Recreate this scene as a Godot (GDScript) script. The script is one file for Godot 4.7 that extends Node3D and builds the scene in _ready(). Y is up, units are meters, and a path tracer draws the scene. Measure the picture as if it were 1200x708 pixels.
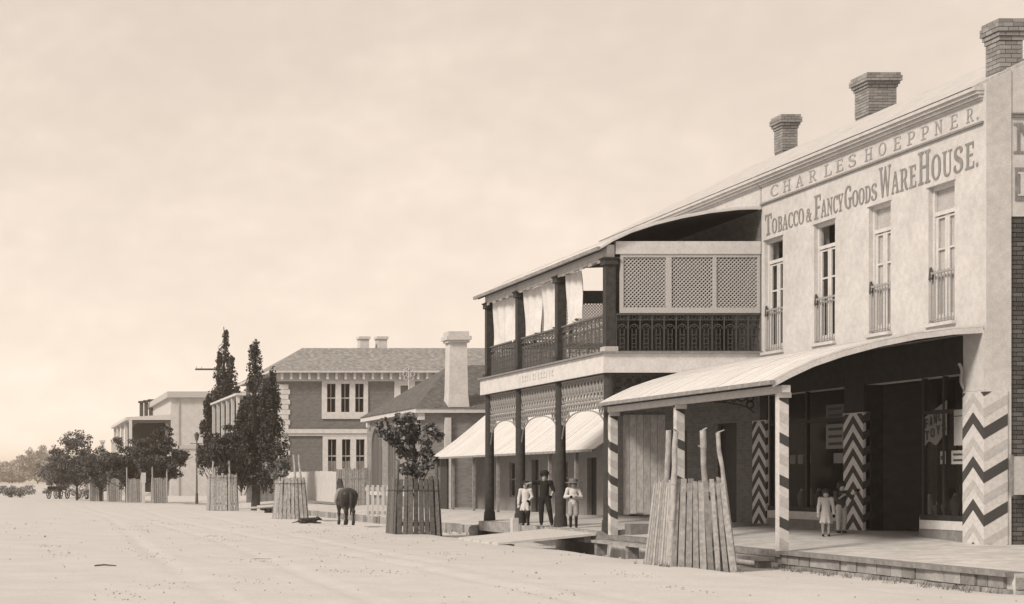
extends Node3D
# A dusty main street seen along its right-hand footpath. X is metres to the right of the camera's line down the street,
# depth is metres ahead (world -z), y is up from the road surface near the camera.
const F := 2000.0
const CX := 28.0
const CY := 562.0
const EYE := 1.62
const XK := 14.7      # kerb line
const XF := 18.5      # building line
var M := {}
var T := {}
var used := {}
var rng := RandomNumberGenerator.new()

# ---------------------------------------------------------------- small helpers
func lin(r, g, b, a = 1.0) -> Color: return Color(r, g, b, a).linear_to_srgb()
func sep(v) -> Color:   # a sepia grey of linear reflectance v
	return lin(clampf(v * 1.01, 0, 1), clampf(v, 0, 1), clampf(v * 1.0, 0, 1))
func dz(x, X) -> float: return X * F / (x - CX)                 # depth at which a street-parallel plane X shows at pixel x
func hy(y, d) -> float: return (CY - y) * d / F + EYE           # height of pixel row y at a depth
func lx(x, d) -> float: return (x - CX) * d / F                 # X of pixel column x at a depth
func V(X, y, d) -> Vector3: return Vector3(X, y, -d)
func rr(a, b) -> float: return rng.randf_range(a, b)

func numbered(n: String) -> String:
	if not used.has(n):
		used[n] = 0
		return n
	used[n] += 1
	return "%s_%03d" % [n, used[n]]

func tag(o, label, category, group = ""):
	o.set_meta("label", label)
	o.set_meta("category", category)
	if group != "": o.set_meta("group", group)

func thing(called, at: Vector3, label, category, group = "") -> Node3D:
	var o := Node3D.new()
	o.name = numbered(called)
	add_child(o)
	o.position = at
	tag(o, label, category, group)
	return o

func S() -> SurfaceTool:
	var st := SurfaceTool.new()
	st.begin(Mesh.PRIMITIVE_TRIANGLES)
	return st

func fin(st) -> Mesh:
	if st is SurfaceTool: return st.commit()
	return st

# world-coordinate mesh placed under a thing or part
func obj(called, st, m, parent = self) -> MeshInstance3D:
	var o := MeshInstance3D.new()
	o.mesh = fin(st)
	if m: o.material_override = m
	o.cast_shadow = GeometryInstance3D.SHADOW_CASTING_SETTING_ON
	if parent == self:
		o.name = numbered(called)
		add_child(o)
	else:
		o.name = called
		parent.add_child(o, true)
		if parent.get_parent() == self and parent.get_class() == "Node3D": o.position = -parent.position
	return o

# shared mesh placed at a world position under a thing (whose basis is identity)
func inst(called, mesh, m, at: Vector3, basis: Basis, parent) -> MeshInstance3D:
	var o := MeshInstance3D.new()
	o.mesh = mesh
	o.material_override = m
	o.name = called
	parent.add_child(o, true)
	var off := Vector3.ZERO
	if parent.get_parent() == self and parent.get_class() == "Node3D": off = -parent.position
	o.transform = Transform3D(basis, at + off)
	return o

func struct(called, st, m) -> MeshInstance3D:
	var o := obj(called, st, m)
	o.set_meta("kind", "structure")
	return o

func quad(st, a, b, c, d):   # a b c d counter-clockwise seen from the front
	var n = (b - a).cross(c - a)
	if n.length() < 1e-12: n = (c - a).cross(d - a)
	n = n.normalized()
	for p in [a, c, b, a, d, c]:
		st.set_normal(n)
		st.add_vertex(p)

func tri(st, a, b, c):
	var n = (b - a).cross(c - a).normalized()
	for p in [a, c, b]:
		st.set_normal(n)
		st.add_vertex(p)

func hexa(st, p):   # eight corners: bottom 0-3 counter-clockwise from above, top 4-7
	quad(st, p[3], p[2], p[1], p[0])
	quad(st, p[4], p[5], p[6], p[7])
	for i in 4:
		var j = (i + 1) % 4
		quad(st, p[i], p[j], p[j + 4], p[i + 4])

func bx(st, c: Vector3, s: Vector3, b := Basis()):
	var h := s * 0.5
	var p := []
	for y in [-1, 1]:
		for q in [[-1, 1], [1, 1], [1, -1], [-1, -1]]:
			p.append(c + b * Vector3(q[0] * h.x, y * h.y, q[1] * h.z))
	hexa(st, p)

# box from X, y and depth ranges
func bb(st, x0, x1, y0, y1, d0, d1):
	bx(st, V((x0 + x1) * 0.5, (y0 + y1) * 0.5, (d0 + d1) * 0.5), Vector3(absf(x1 - x0), absf(y1 - y0), absf(d1 - d0)))

func bar(st, a: Vector3, b: Vector3, w, h = -1.0, up := Vector3.UP):
	if h < 0: h = w
	var d := b - a
	var l := d.length()
	var z := d / l
	var u := up
	if absf(z.dot(u)) > 0.98: u = Vector3(1, 0, 0)
	var x := u.cross(z).normalized()
	var y := z.cross(x)
	bx(st, (a + b) * 0.5, Vector3(w, h, l), Basis(x, y, z))

func tube(st, a: Vector3, b: Vector3, ra, rb, n = 8, caps = true):
	var z := (b - a).normalized()
	var u := Vector3.UP if absf(z.y) < 0.95 else Vector3(1, 0, 0)
	var x := u.cross(z).normalized()
	var y := z.cross(x)
	for i in n:
		var t0 = TAU * i / n
		var t1 = TAU * (i + 1) / n
		var e0 := x * cos(t0) + y * sin(t0)
		var e1 := x * cos(t1) + y * sin(t1)
		var q := [a + e0 * ra, a + e1 * ra, b + e1 * rb, b + e0 * rb]
		var ns := [e0, e1, e1, e0]
		for k in [0, 2, 1, 0, 3, 2]:
			st.set_normal(ns[k])
			st.add_vertex(q[k])
		if caps:
			tri(st, b, b + e0 * rb, b + e1 * rb)
			tri(st, a, a + e1 * ra, a + e0 * ra)

func path_tube(st, pts, rad, n = 6):
	for i in pts.size() - 1:
		tube(st, pts[i], pts[i + 1], rad, rad, n, false)

func ring(st, c: Vector3, ux: Vector3, uy: Vector3, r, rad, n = 12, a0 = 0.0, a1 = TAU):
	var pts := []
	for i in n + 1:
		var t = lerpf(a0, a1, float(i) / n)
		pts.append(c + ux * cos(t) * r + uy * sin(t) * r)
	for i in n: bar(st, pts[i], pts[i + 1], rad, rad)

# solid prism: polygon of (X, y) points, counter-clockwise seen from the camera, from depth d0 (near) to d1
func prism(st, poly, d0, d1):
	var idx := Geometry2D.triangulate_polygon(PackedVector2Array(poly))
	for i in range(0, idx.size(), 3):
		var a = poly[idx[i]]
		var b = poly[idx[i + 1]]
		var c = poly[idx[i + 2]]
		if (b - a).cross(c - a) < 0:
			var t = b
			b = c
			c = t
		tri(st, V(a.x, a.y, d0), V(b.x, b.y, d0), V(c.x, c.y, d0))
		tri(st, V(a.x, a.y, d1), V(c.x, c.y, d1), V(b.x, b.y, d1))
	for i in poly.size():
		var a = poly[i]
		var b = poly[(i + 1) % poly.size()]
		quad(st, V(b.x, b.y, d0), V(a.x, a.y, d0), V(a.x, a.y, d1), V(b.x, b.y, d1))

# curved sheet: line of (X, y) points with thickness below, swept from d0 to d1
func sheet(st, pts, th, d0, d1):
	var poly := []
	for p in pts: poly.append(p)
	for i in range(pts.size() - 1, -1, -1): poly.append(pts[i] - Vector2(0, th))
	poly.reverse()
	prism(st, poly, d0, d1)

# wall along the street (X0..X1 thick) with openings [d0, d1, y0, y1]
func wall_x(st, x0, x1, d0, d1, y0, y1, holes):
	var cuts := [d0, d1]
	for h in holes: cuts.append_array([h[0], h[1]])
	cuts.sort()
	for i in cuts.size() - 1:
		if cuts[i + 1] - cuts[i] < 1e-4: continue
		var mid = (cuts[i] + cuts[i + 1]) * 0.5
		var ys := [y0]
		var hs = holes.filter(func(h): return h[0] < mid and h[1] > mid)
		hs.sort_custom(func(p, q): return p[2] < q[2])
		for h in hs: ys.append_array([h[2], h[3]])
		ys.append(y1)
		for k in range(0, ys.size(), 2):
			if ys[k + 1] - ys[k] > 1e-4: bb(st, x0, x1, ys[k], ys[k + 1], cuts[i], cuts[i + 1])

# wall across the street direction (depth d0..d1 thick) with openings [X0, X1, y0, y1]
func wall_z(st, d0, d1, x0, x1, y0, y1, holes):
	var cuts := [x0, x1]
	for h in holes: cuts.append_array([h[0], h[1]])
	cuts.sort()
	for i in cuts.size() - 1:
		if cuts[i + 1] - cuts[i] < 1e-4: continue
		var mid = (cuts[i] + cuts[i + 1]) * 0.5
		var ys := [y0]
		var hs = holes.filter(func(h): return h[0] < mid and h[1] > mid)
		hs.sort_custom(func(p, q): return p[2] < q[2])
		for h in hs: ys.append_array([h[2], h[3]])
		ys.append(y1)
		for k in range(0, ys.size(), 2):
			if ys[k + 1] - ys[k] > 1e-4: bb(st, cuts[i], cuts[i + 1], ys[k], ys[k + 1], d0, d1)

# ---------------------------------------------------------------- materials
func noise_tex(n: int, sd: int, layers: Array, lo: float, hi: float, blotch := 0.0) -> ImageTexture:
	# layers of [frequency x, stretch, weight]; the result is a grey multiplier between lo and hi
	var acc := PackedFloat32Array()
	acc.resize(n * n)
	for l in layers:
		var fn := FastNoiseLite.new()
		fn.seed = sd
		sd += 7
		fn.noise_type = FastNoiseLite.TYPE_SIMPLEX_SMOOTH
		fn.frequency = l[0]
		fn.fractal_octaves = 3
		var w := n
		var h := n
		if l[1] > 1.0: h = int(n / l[1])
		var im := fn.get_seamless_image(w, h)
		im.convert(Image.FORMAT_L8)
		if h != n: im.resize(n, n, Image.INTERPOLATE_CUBIC)
		var data := im.get_data()
		for i in n * n: acc[i] += (data[i] / 255.0 - 0.5) * l[2]
	var out := PackedByteArray()
	out.resize(n * n)
	for i in n * n:
		var v: float = clampf(0.5 + acc[i], 0.0, 1.0)
		if blotch > 0.0: v = 1.0 - smoothstep(blotch, 1.0, 1.0 - v)
		out[i] = int(255.0 * lerpf(lo, hi, v))
	var img := Image.create_from_data(n, n, false, Image.FORMAT_L8, out)
	img.generate_mipmaps()
	return ImageTexture.create_from_image(img)

func brick_tex(n: int, rows: int, cols: int, lo: float, mortar: float, sd: int, vary := 0.07) -> ImageTexture:
	var r := RandomNumberGenerator.new()
	r.seed = sd
	var img := Image.create(n, n, false, Image.FORMAT_RGB8)
	img.fill(Color(mortar, mortar, mortar))
	var bh := float(n) / rows
	var bw := float(n) / cols
	for j in rows:
		var off := 0.5 * (j % 2)
		for i in range(-1, cols + 1):
			var v := lo * r.randf_range(1.0 - vary, 1.0 + vary)
			var x0 := int((i + off) * bw)
			img.fill_rect(Rect2i(x0, int(j * bh), int(bw) - 1, int(bh) - 1), Color(v, v, v))
	img.generate_mipmaps()
	return ImageTexture.create_from_image(img)

func mat(key: String, v: float, rough := 0.9, tex = null, scale := 0.5) -> StandardMaterial3D:
	if M.has(key): return M[key]
	var m := StandardMaterial3D.new()
	m.albedo_color = sep(v)
	m.roughness = rough
	m.metallic_specular = 0.3
	if tex:
		m.albedo_texture = tex
		m.uv1_triplanar = true
		m.uv1_world_triplanar = true
		m.uv1_scale = Vector3.ONE * scale
	M[key] = m
	return m

func make_materials():
	T.plaster = noise_tex(512, 11, [[0.008, 1.0, 0.45], [0.04, 1.0, 0.5], [0.2, 1.0, 0.6]], 0.83, 1.0)
	T.streak = noise_tex(512, 23, [[0.01, 1.0, 0.6], [0.06, 6.0, 0.8], [0.2, 1.0, 0.3]], 0.78, 1.0)
	T.wood = noise_tex(512, 31, [[0.01, 1.0, 0.5], [0.09, 1.0, 0.5], [0.25, 1.0, 0.5]], 0.55, 1.0)
	T.dirt = noise_tex(1024, 43, [[0.004, 1.0, 0.8], [0.018, 1.0, 0.6], [0.08, 1.0, 0.5], [0.3, 1.0, 0.7]], 0.80, 1.0)
	T.fine = noise_tex(512, 57, [[0.2, 1.0, 0.9], [0.05, 1.0, 0.5]], 0.6, 1.0)
	T.brick = brick_tex(512, 24, 8, 0.86, 1.0, 5)
	T.slate = brick_tex(512, 20, 20, 0.8, 0.62, 9, 0.17)
	T.wear = noise_tex(512, 71, [[0.02, 1.0, 0.5], [0.08, 1.0, 0.5], [0.25, 1.0, 0.5]], 0.80, 1.0)
	mat("stucco", 0.58, 0.92, T.plaster, 0.23)
	mat("stucco_dark", 0.60, 0.92, T.plaster, 0.31)
	mat("white_paint", 0.66, 0.75, T.plaster, 0.5)
	mat("trim", 0.62, 0.8, T.plaster, 0.6)
	for i in 3: mat("white_iron%d" % i, [0.68, 0.66, 0.70][i], 0.65, T.plaster, 0.3)
	var cv := mat("canvas", 0.82, 0.95, T.plaster, 0.6)
	cv.backlight_enabled = true
	cv.backlight = sep(0.35)
	mat("dark_paint_and_shade", 0.04, 0.6, T.wood, 0.7)  # dark paint, with deep verandah shade put into the colour
	mat("brown_post", 0.075, 0.7, T.wood, 0.9)
	mat("soffit", 0.05, 0.9, T.wood, 0.5)  # shade of the roof's underside put into the colour
	mat("room_shade", 0.10, 0.95)  # indoor shade put into the colour
	mat("iron", 0.11, 0.7, T.fine, 1.0)
	mat("iron_light", 0.45, 0.75, T.fine, 1.0)
	mat("lattice", 0.66, 0.8, T.fine, 1.0)
	mat("letter", 0.27, 0.9, T.streak, 0.8)
	mat("letter_faint", 0.36, 0.9, T.streak, 0.8)
	mat("stripe_dark", 0.075, 0.85, T.wear, 0.8)
	mat("stripe_grey", 0.52, 0.85, T.wear, 0.8)
	mat("stripe_white", 0.66, 0.85, T.wear, 0.8)
	mat("mortar", 0.30, 0.95, T.fine, 1.0)
	for i in 4: mat("brick%d" % i, [0.105, 0.13, 0.155, 0.19][i], 0.92, T.fine, 2.0)
	for i in 3: mat("chimney_brick%d" % i, [0.33, 0.39, 0.45][i], 0.92, T.fine, 2.0)
	mat("brick_far", 0.21, 0.95, T.brick, 0.52)
	mat("brick_end", 0.14, 0.95, T.brick, 0.52)
	mat("roof_slate", 0.38, 0.85, T.slate, 0.22)
	mat("roof_dark", 0.17, 0.85, T.slate, 0.33)
	mat("roof_main", 0.55, 0.8, T.streak, 0.3)
	mat("timber", 0.34, 0.95, T.wood, 1.1)
	mat("timber_light", 0.50, 0.95, T.wood, 0.9)
	mat("plank_pale", 0.55, 0.95, T.streak, 0.9)
	mat("plank_pale_b", 0.48, 0.95, T.streak, 0.7)
	mat("letter_worn", 0.52, 0.9, T.streak, 1.5)
	for i in 4: mat("picket%d" % i, [0.50, 0.58, 0.64, 0.42][i], 0.95, T.wood, [1.3, 0.9, 1.7, 1.1][i])
	for i in 3: mat("picket_dark%d" % i, [0.15, 0.20, 0.26][i], 0.95, T.wood, 1.3)
	mat("stone", 0.30, 0.95, T.dirt, 0.9)
	mat("stone_b", 0.24, 0.95, T.dirt, 0.7)
	mat("stone_c", 0.38, 0.95, T.dirt, 0.8)
	T.road = noise_tex(1024, 143, [[0.006, 1.0, 0.4], [0.06, 1.0, 0.3], [0.25, 1.0, 0.8]], 0.87, 1.0)
	mat("road", 0.53, 0.97, T.road, 0.083)
	mat("path", 0.54, 0.95, T.dirt, 0.27)
	mat("bark", 0.10, 0.95, T.wood, 2.0)
	mat("fence_white", 0.60, 0.9, T.plaster, 0.4)
	mat("fence_grey", 0.40, 0.95, T.wood, 0.7)
	mat("skin", 0.36, 0.7)
	mat("skin_dark", 0.26, 0.7)
	mat("cloth_white", 0.78, 0.95, T.fine, 2.0)
	mat("cloth_pale", 0.46, 0.95, T.fine, 2.0)
	mat("cloth_dark", 0.035, 0.95, T.fine, 2.0)
	mat("cloth_mid", 0.12, 0.95, T.fine, 2.0)
	mat("shoe", 0.02, 0.6)
	mat("hair", 0.04, 0.8)
	mat("hat_straw", 0.25, 0.95, T.fine, 3.0)
	mat("horse", 0.055, 0.42, T.fine, 2.0)
	mat("horse_pale", 0.36, 0.9, T.fine, 2.0)
	mat("paper", 0.55, 0.9, T.fine, 1.0)
	mat("paper_dim", 0.30, 0.9, T.fine, 1.0)
	mat("ink", 0.05, 0.9)
	mat("goods_a", 0.16, 0.8, T.fine, 2.0)
	mat("goods_b", 0.30, 0.8, T.fine, 2.0)
	mat("metal_pole", 0.10, 0.6)
	var g := StandardMaterial3D.new()
	g.albedo_color = Color(0.2, 0.19, 0.18, 0.10)
	g.transparency = BaseMaterial3D.TRANSPARENCY_ALPHA
	g.roughness = 0.04
	g.metallic_specular = 0.12
	M.glass = g
	for i in 3:
		var lf := StandardMaterial3D.new()
		lf.vertex_color_use_as_albedo = true
		lf.roughness = 0.75
		lf.metallic_specular = 0.3
		lf.backlight_enabled = true
		lf.backlight = sep([0.05, 0.08, 0.10][i])
		M["leaf%d" % i] = lf

# ---------------------------------------------------------------- ground
func fall(d) -> float: return -clampf(d - 35.0, 0.0, 165.0) * 0.0027
func ditch(X, d) -> float:
	var along := smoothstep(20.0, 27.0, d) * (1.0 - smoothstep(150.0, 170.0, d))
	var deep := 0.10 + 0.38 * exp(-pow((d - 43.8) / (4.2 if d < 43.8 else 3.4), 2.0)) + 0.20 * exp(-pow((d - 103.0) / 4.0, 2.0))
	var s := smoothstep(12.2, 12.95, X) * (1.0 - smoothstep(XK + 1.0, XK + 1.2, X))
	return -deep * along * s
var bump_noise := FastNoiseLite.new()
func ground_y(X, d) -> float:
	var y := fall(d) + ditch(X, d)
	var near := 1.0 - smoothstep(60.0, 200.0, d)
	y += bump_noise.get_noise_2d(X * 3.0, d * 3.0) * 0.007 * near
	y += bump_noise.get_noise_2d(X * 0.6 + 50.0, d * 0.5) * 0.035
	for rx in [3.2, 4.7, 6.9, 8.4, -2.0, -3.5]:   # wheel ruts wander along the street
		var c: float = rx + 0.5 * sin(d * 0.06 + rx)
		y -= (0.032 * exp(-pow((X - c) / 0.16, 2.0)) - 0.010 * exp(-pow((absf(X - c) - 0.27) / 0.12, 2.0))) * near * (0.4 + 0.6 * absf(sin(d * 0.11 + rx * 3.0)))
	return y

func steps(list) -> Array:   # [[from, to, step], ...] -> sorted coordinates
	var out := []
	for l in list:
		var v: float = l[0]
		while v < l[1] - 1e-6:
			out.append(v)
			v += l[2]
	out.append(list[-1][1])
	return out

func build_ground():
	bump_noise.seed = 4
	bump_noise.frequency = 0.35
	var xs := steps([[-1500, -200, 260], [-200, -40, 16], [-40, -8, 2.0], [-8, 20, 0.16], [20, 60, 2.5], [60, 200, 20], [200, 1500, 260]])
	var ds := steps([[-30, 14, 2.0], [14, 60, 0.3], [60, 140, 1.0], [140, 260, 4.0], [260, 600, 20], [600, 3000, 300]])
	var pos := PackedVector3Array()
	var idx := PackedInt32Array()
	for d in ds:
		for X in xs: pos.append(V(X, ground_y(X, d), d))
	var w := xs.size()
	for j in ds.size() - 1:
		for i in w - 1:
			var a := j * w + i
			idx.append_array([a, a + w, a + 1, a + 1, a + w, a + w + 1])
	var nor := PackedVector3Array()
	nor.resize(pos.size())
	for j in ds.size():
		for i in w:
			var a := pos[j * w + maxi(i - 1, 0)]
			var b := pos[j * w + mini(i + 1, w - 1)]
			var c := pos[maxi(j - 1, 0) * w + i]
			var e := pos[mini(j + 1, ds.size() - 1) * w + i]
			nor[j * w + i] = (b - a).cross(e - c).normalized()
	var arr := []
	arr.resize(Mesh.ARRAY_MAX)
	arr[Mesh.ARRAY_VERTEX] = pos
	arr[Mesh.ARRAY_NORMAL] = nor
	arr[Mesh.ARRAY_INDEX] = idx
	var am := ArrayMesh.new()
	am.add_surface_from_arrays(Mesh.PRIMITIVE_TRIANGLES, arr)
	struct("road", am, M.road)

func path_y(X, d) -> float:   # footpath surface
	var k := 0.22
	if d > 42.9 and d < 54.2: k = 0.32
	elif d >= 54.2: k = lerpf(0.16, 0.0, clampf((d - 54.2) / 60.0, 0, 1)) + fall(d) * 0.2
	var f := lerpf(0.36, 0.50, clampf((d - 33.0) / 4.0, 0, 1))
	if d > 54.2: f = lerpf(0.36, 0.22, clampf((d - 54.2) / 60.0, 0, 1))
	return lerpf(k, f, clampf((X - XK) / (XF - XK), 0.0, 1.0))

func build_paths():
	var st := S()
	var segs := [[25.3, 32.7, 0.6], [32.7, 42.9, 0.6], [42.92, 54.18, 0.9], [54.22, 118.0, 2.0]]
	for s in segs:
		var ds := steps([[s[0], s[1], s[2]]])
		var xs := [XK, 16.0, 17.3, XF, 19.6, 24.0]
		for j in ds.size() - 1:
			var a0: float = ds[j]
			var a1: float = ds[j + 1]
			for i in xs.size() - 1:
				var x0: float = xs[i]
				var x1: float = xs[i + 1]
				var e := 0.004
				quad(st, V(x0, path_y(x0, a0 + e), a0), V(x1, path_y(x1, a0 + e), a0), V(x1, path_y(x1, a1 - e), a1), V(x0, path_y(x0, a1 - e), a1))
			quad(st, V(XK, -0.9, a0), V(XK, path_y(XK, a0 + 0.004), a0), V(XK, path_y(XK, a1 - 0.004), a1), V(XK, -0.9, a1))
		for e in [s[0], s[1]]:
			var q: float = e + (0.004 if e == s[0] else -0.004)
			for i in xs.size() - 1:
				quad(st, V(xs[i], -0.9, e), V(xs[i + 1], -0.9, e), V(xs[i + 1], path_y(xs[i + 1], q), e), V(xs[i], path_y(xs[i], q), e))
	struct("footpath", st, M.path)
	# masonry kerb in front of the warehouse, one block at a time, with a timber edge on top
	var kerb := Node3D.new()
	kerb.name = "kerb"
	add_child(kerb)
	kerb.set_meta("kind", "structure")
	kerb.position = V(XK, 0, 29)
	rng.seed = 77
	for row in 2:
		var d := 25.36 + row * 0.16
		while d < 32.9:
			var l := rr(0.26, 0.5)
			var sb := S()
			var y0 := -0.20 + row * 0.19
			bb(sb, XK - rr(0.05, 0.09), XK - 0.003, y0, y0 + 0.175 + rr(-0.01, 0.008), d, d + l - 0.02)
			obj("block", sb, M[["stone", "stone_b", "stone_c"][rng.randi() % 3]], kerb)
			d += l
	var d2 := 25.33
	for l in [3.9, 3.72]:
		var sb := S()
		bb(sb, XK - 0.14, XK + 0.16, 0.17, 0.245, d2, d2 + l - 0.015)
		obj("edge_timber", sb, M.timber, kerb)
		d2 += l
	for row in 2:   # the return at the corner
		var X := XK + 0.003
		while X < 19.0:
			var l := rr(0.26, 0.5)
			var sb := S()
			var y0 := -0.20 + row * 0.19
			bb(sb, X, X + l - 0.02, y0, y0 + 0.175, 25.22, 25.297)
			obj("block", sb, M[["stone", "stone_b", "stone_c"][rng.randi() % 3]], kerb)
			X += l
	# low masonry kerb further on
	var far := Node3D.new()
	far.name = "kerb_001"
	add_child(far)
	far.set_meta("kind", "structure")
	far.position = V(XK, 0, 60)
	var d := 54.3
	while d < 100.0:
		var l := rr(0.7, 1.3)
		var sb := S()
		bb(sb, XK - rr(0.06, 0.12), XK - 0.003, -0.5, path_y(XK, d) - rr(0.0, 0.03), d, d + l - 0.03)
		obj("block", sb, M[["stone", "stone_b", "stone_c"][rng.randi() % 3]], far)
		d += l

# ---------------------------------------------------------------- painted stripes
# slab between two slanted lines on a rectangle given by origin o, width axis u, up axis v, outward n
func stripe(parent, m, o: Vector3, u: Vector3, n: Vector3, w: float, y0: float, h: float, rise: float, lo: float, hi: float):
	# left edge runs y0..y0+h, right edge the same plus rise; clipped to lo..hi
	var poly := PackedVector2Array([Vector2(0, y0), Vector2(w, y0 + rise), Vector2(w, y0 + rise + h), Vector2(0, y0 + h)])
	var cl := Geometry2D.intersect_polygons(poly, PackedVector2Array([Vector2(0, lo), Vector2(w, lo), Vector2(w, hi), Vector2(0, hi)]))
	if cl.is_empty(): return
	var p: PackedVector2Array = cl[0]
	if p.size() < 3: return
	if Geometry2D.is_polygon_clockwise(p): p.reverse()
	var st := S()
	var k := 0.004
	var c := []
	for q in p: c.append(o + u * q.x + Vector3.UP * q.y)
	for i in range(1, c.size() - 1): tri(st, c[0] + n * k, c[i] + n * k, c[i + 1] + n * k)
	for i in c.size():
		var a = c[i]
		var b = c[(i + 1) % c.size()]
		quad(st, a, b, b + n * k, a + n * k)
	obj("stripe", st, m, parent)

# ---------------------------------------------------------------- lettering on a street-facing wall
func letter_mesh(ch: String, serif: bool, bold: bool) -> Mesh:
	var tm := TextMesh.new()
	var f := SystemFont.new()
	f.font_names = PackedStringArray(["Droid Serif" if serif else "Droid Sans"])
	f.font_weight = 700 if bold else 400
	tm.font = f
	tm.text = ch
	tm.font_size = 64
	tm.pixel_size = 0.01
	tm.depth = 0.02
	tm.curve_step = 1.0
	return tm

func letter(parent, ch, w, h, at: Vector3, u: Vector3, n: Vector3, m, serif = true, bold = true):
	# at = lower left corner; scaled to fill w x h
	var tm := letter_mesh(ch, serif, bold)
	var bbx := tm.get_aabb()
	if bbx.size.x < 1e-4: return
	var sx: float = w / bbx.size.x
	var sy: float = h / bbx.size.y
	var sz := 0.3
	var b := Basis(u * sx, Vector3.UP * sy, n * sz)
	var o := MeshInstance3D.new()
	o.mesh = tm
	o.material_override = m
	o.name = "letter"
	parent.add_child(o, true)
	var c := bbx.position
	var off := Vector3.ZERO
	if parent.get_parent() == self: off = -parent.position
	o.transform = Transform3D(b, at + off + n * 0.005 - b * Vector3(c.x, c.y, c.z))

# ---------------------------------------------------------------- bricks
var brick_mesh := {}
func brick_box(s: Vector3) -> Mesh:
	var key := str(s)
	if not brick_mesh.has(key):
		var st := S()
		bx(st, Vector3.ZERO, s)
		brick_mesh[key] = st.commit()
	return brick_mesh[key]

func chimney(parent, called, x0, x1, d0, d1, y0, y1, corbel, mats):
	# a mortar core with every brick of the two faces seen laid as a piece of its own; corbelled head
	var st := S()
	bb(st, x0 + 0.02, x1 - 0.02, y0 - 1.0, y1 - 0.02, d0 + 0.02, d1 - 0.02)
	var core := obj(called, st, M.mortar, parent)
	var off: Vector3 = -parent.position if core.position == Vector3.ZERO else Vector3.ZERO
	var n := int(round((y1 - y0) / 0.083))
	for j in n:
		var e := 0.0
		var top: int = n - 1 - j
		if top < 5: e = corbel * [0.7, 1.0, 1.0, 0.6, 0.25][top]
		var y: float = y0 + (j + 0.5) * (y1 - y0) / n
		for face in 4:
			var w: float = (x1 - x0 if face % 2 == 0 else d1 - d0) + 2 * e
			var cols := maxi(2, int(round(w / 0.235)))
			var bw := w / cols
			for i in cols + (j % 2):
				var p := (i + 0.5 - 0.5 * (j % 2)) * bw
				var lo := maxf(p - bw * 0.5, 0.0)
				var hi := minf(p + bw * 0.5, w)
				if hi - lo < 0.03: continue
				var size := Vector3(hi - lo - 0.012, (y1 - y0) / n - 0.014, 0.09)
				var at: Vector3
				var b := Basis()
				var q := (lo + hi) * 0.5
				match face:
					0: at = V(x0 - e + q, y, d0 - e + 0.045)
					2: at = V(x0 - e + q, y, d1 + e - 0.045)
					1:
						at = V(x0 - e + 0.046, y, d0 - e + q)
						b = Basis(Vector3.UP, PI / 2)
					3:
						at = V(x1 + e - 0.046, y, d0 - e + q)
						b = Basis(Vector3.UP, PI / 2)
				if face < 2:
					inst("brick", brick_box(size.snapped(Vector3.ONE * 0.004)), M[mats + str(rng.randi() % 3)], at, b, core)
				else:
					bx(st2, at, size, b)
	var back := obj("rear_bricks", st2, M[mats + "1"], core)
	back.set_meta("kind", "stuff")
	st2 = S()
var st2 := SurfaceTool.new()

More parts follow.
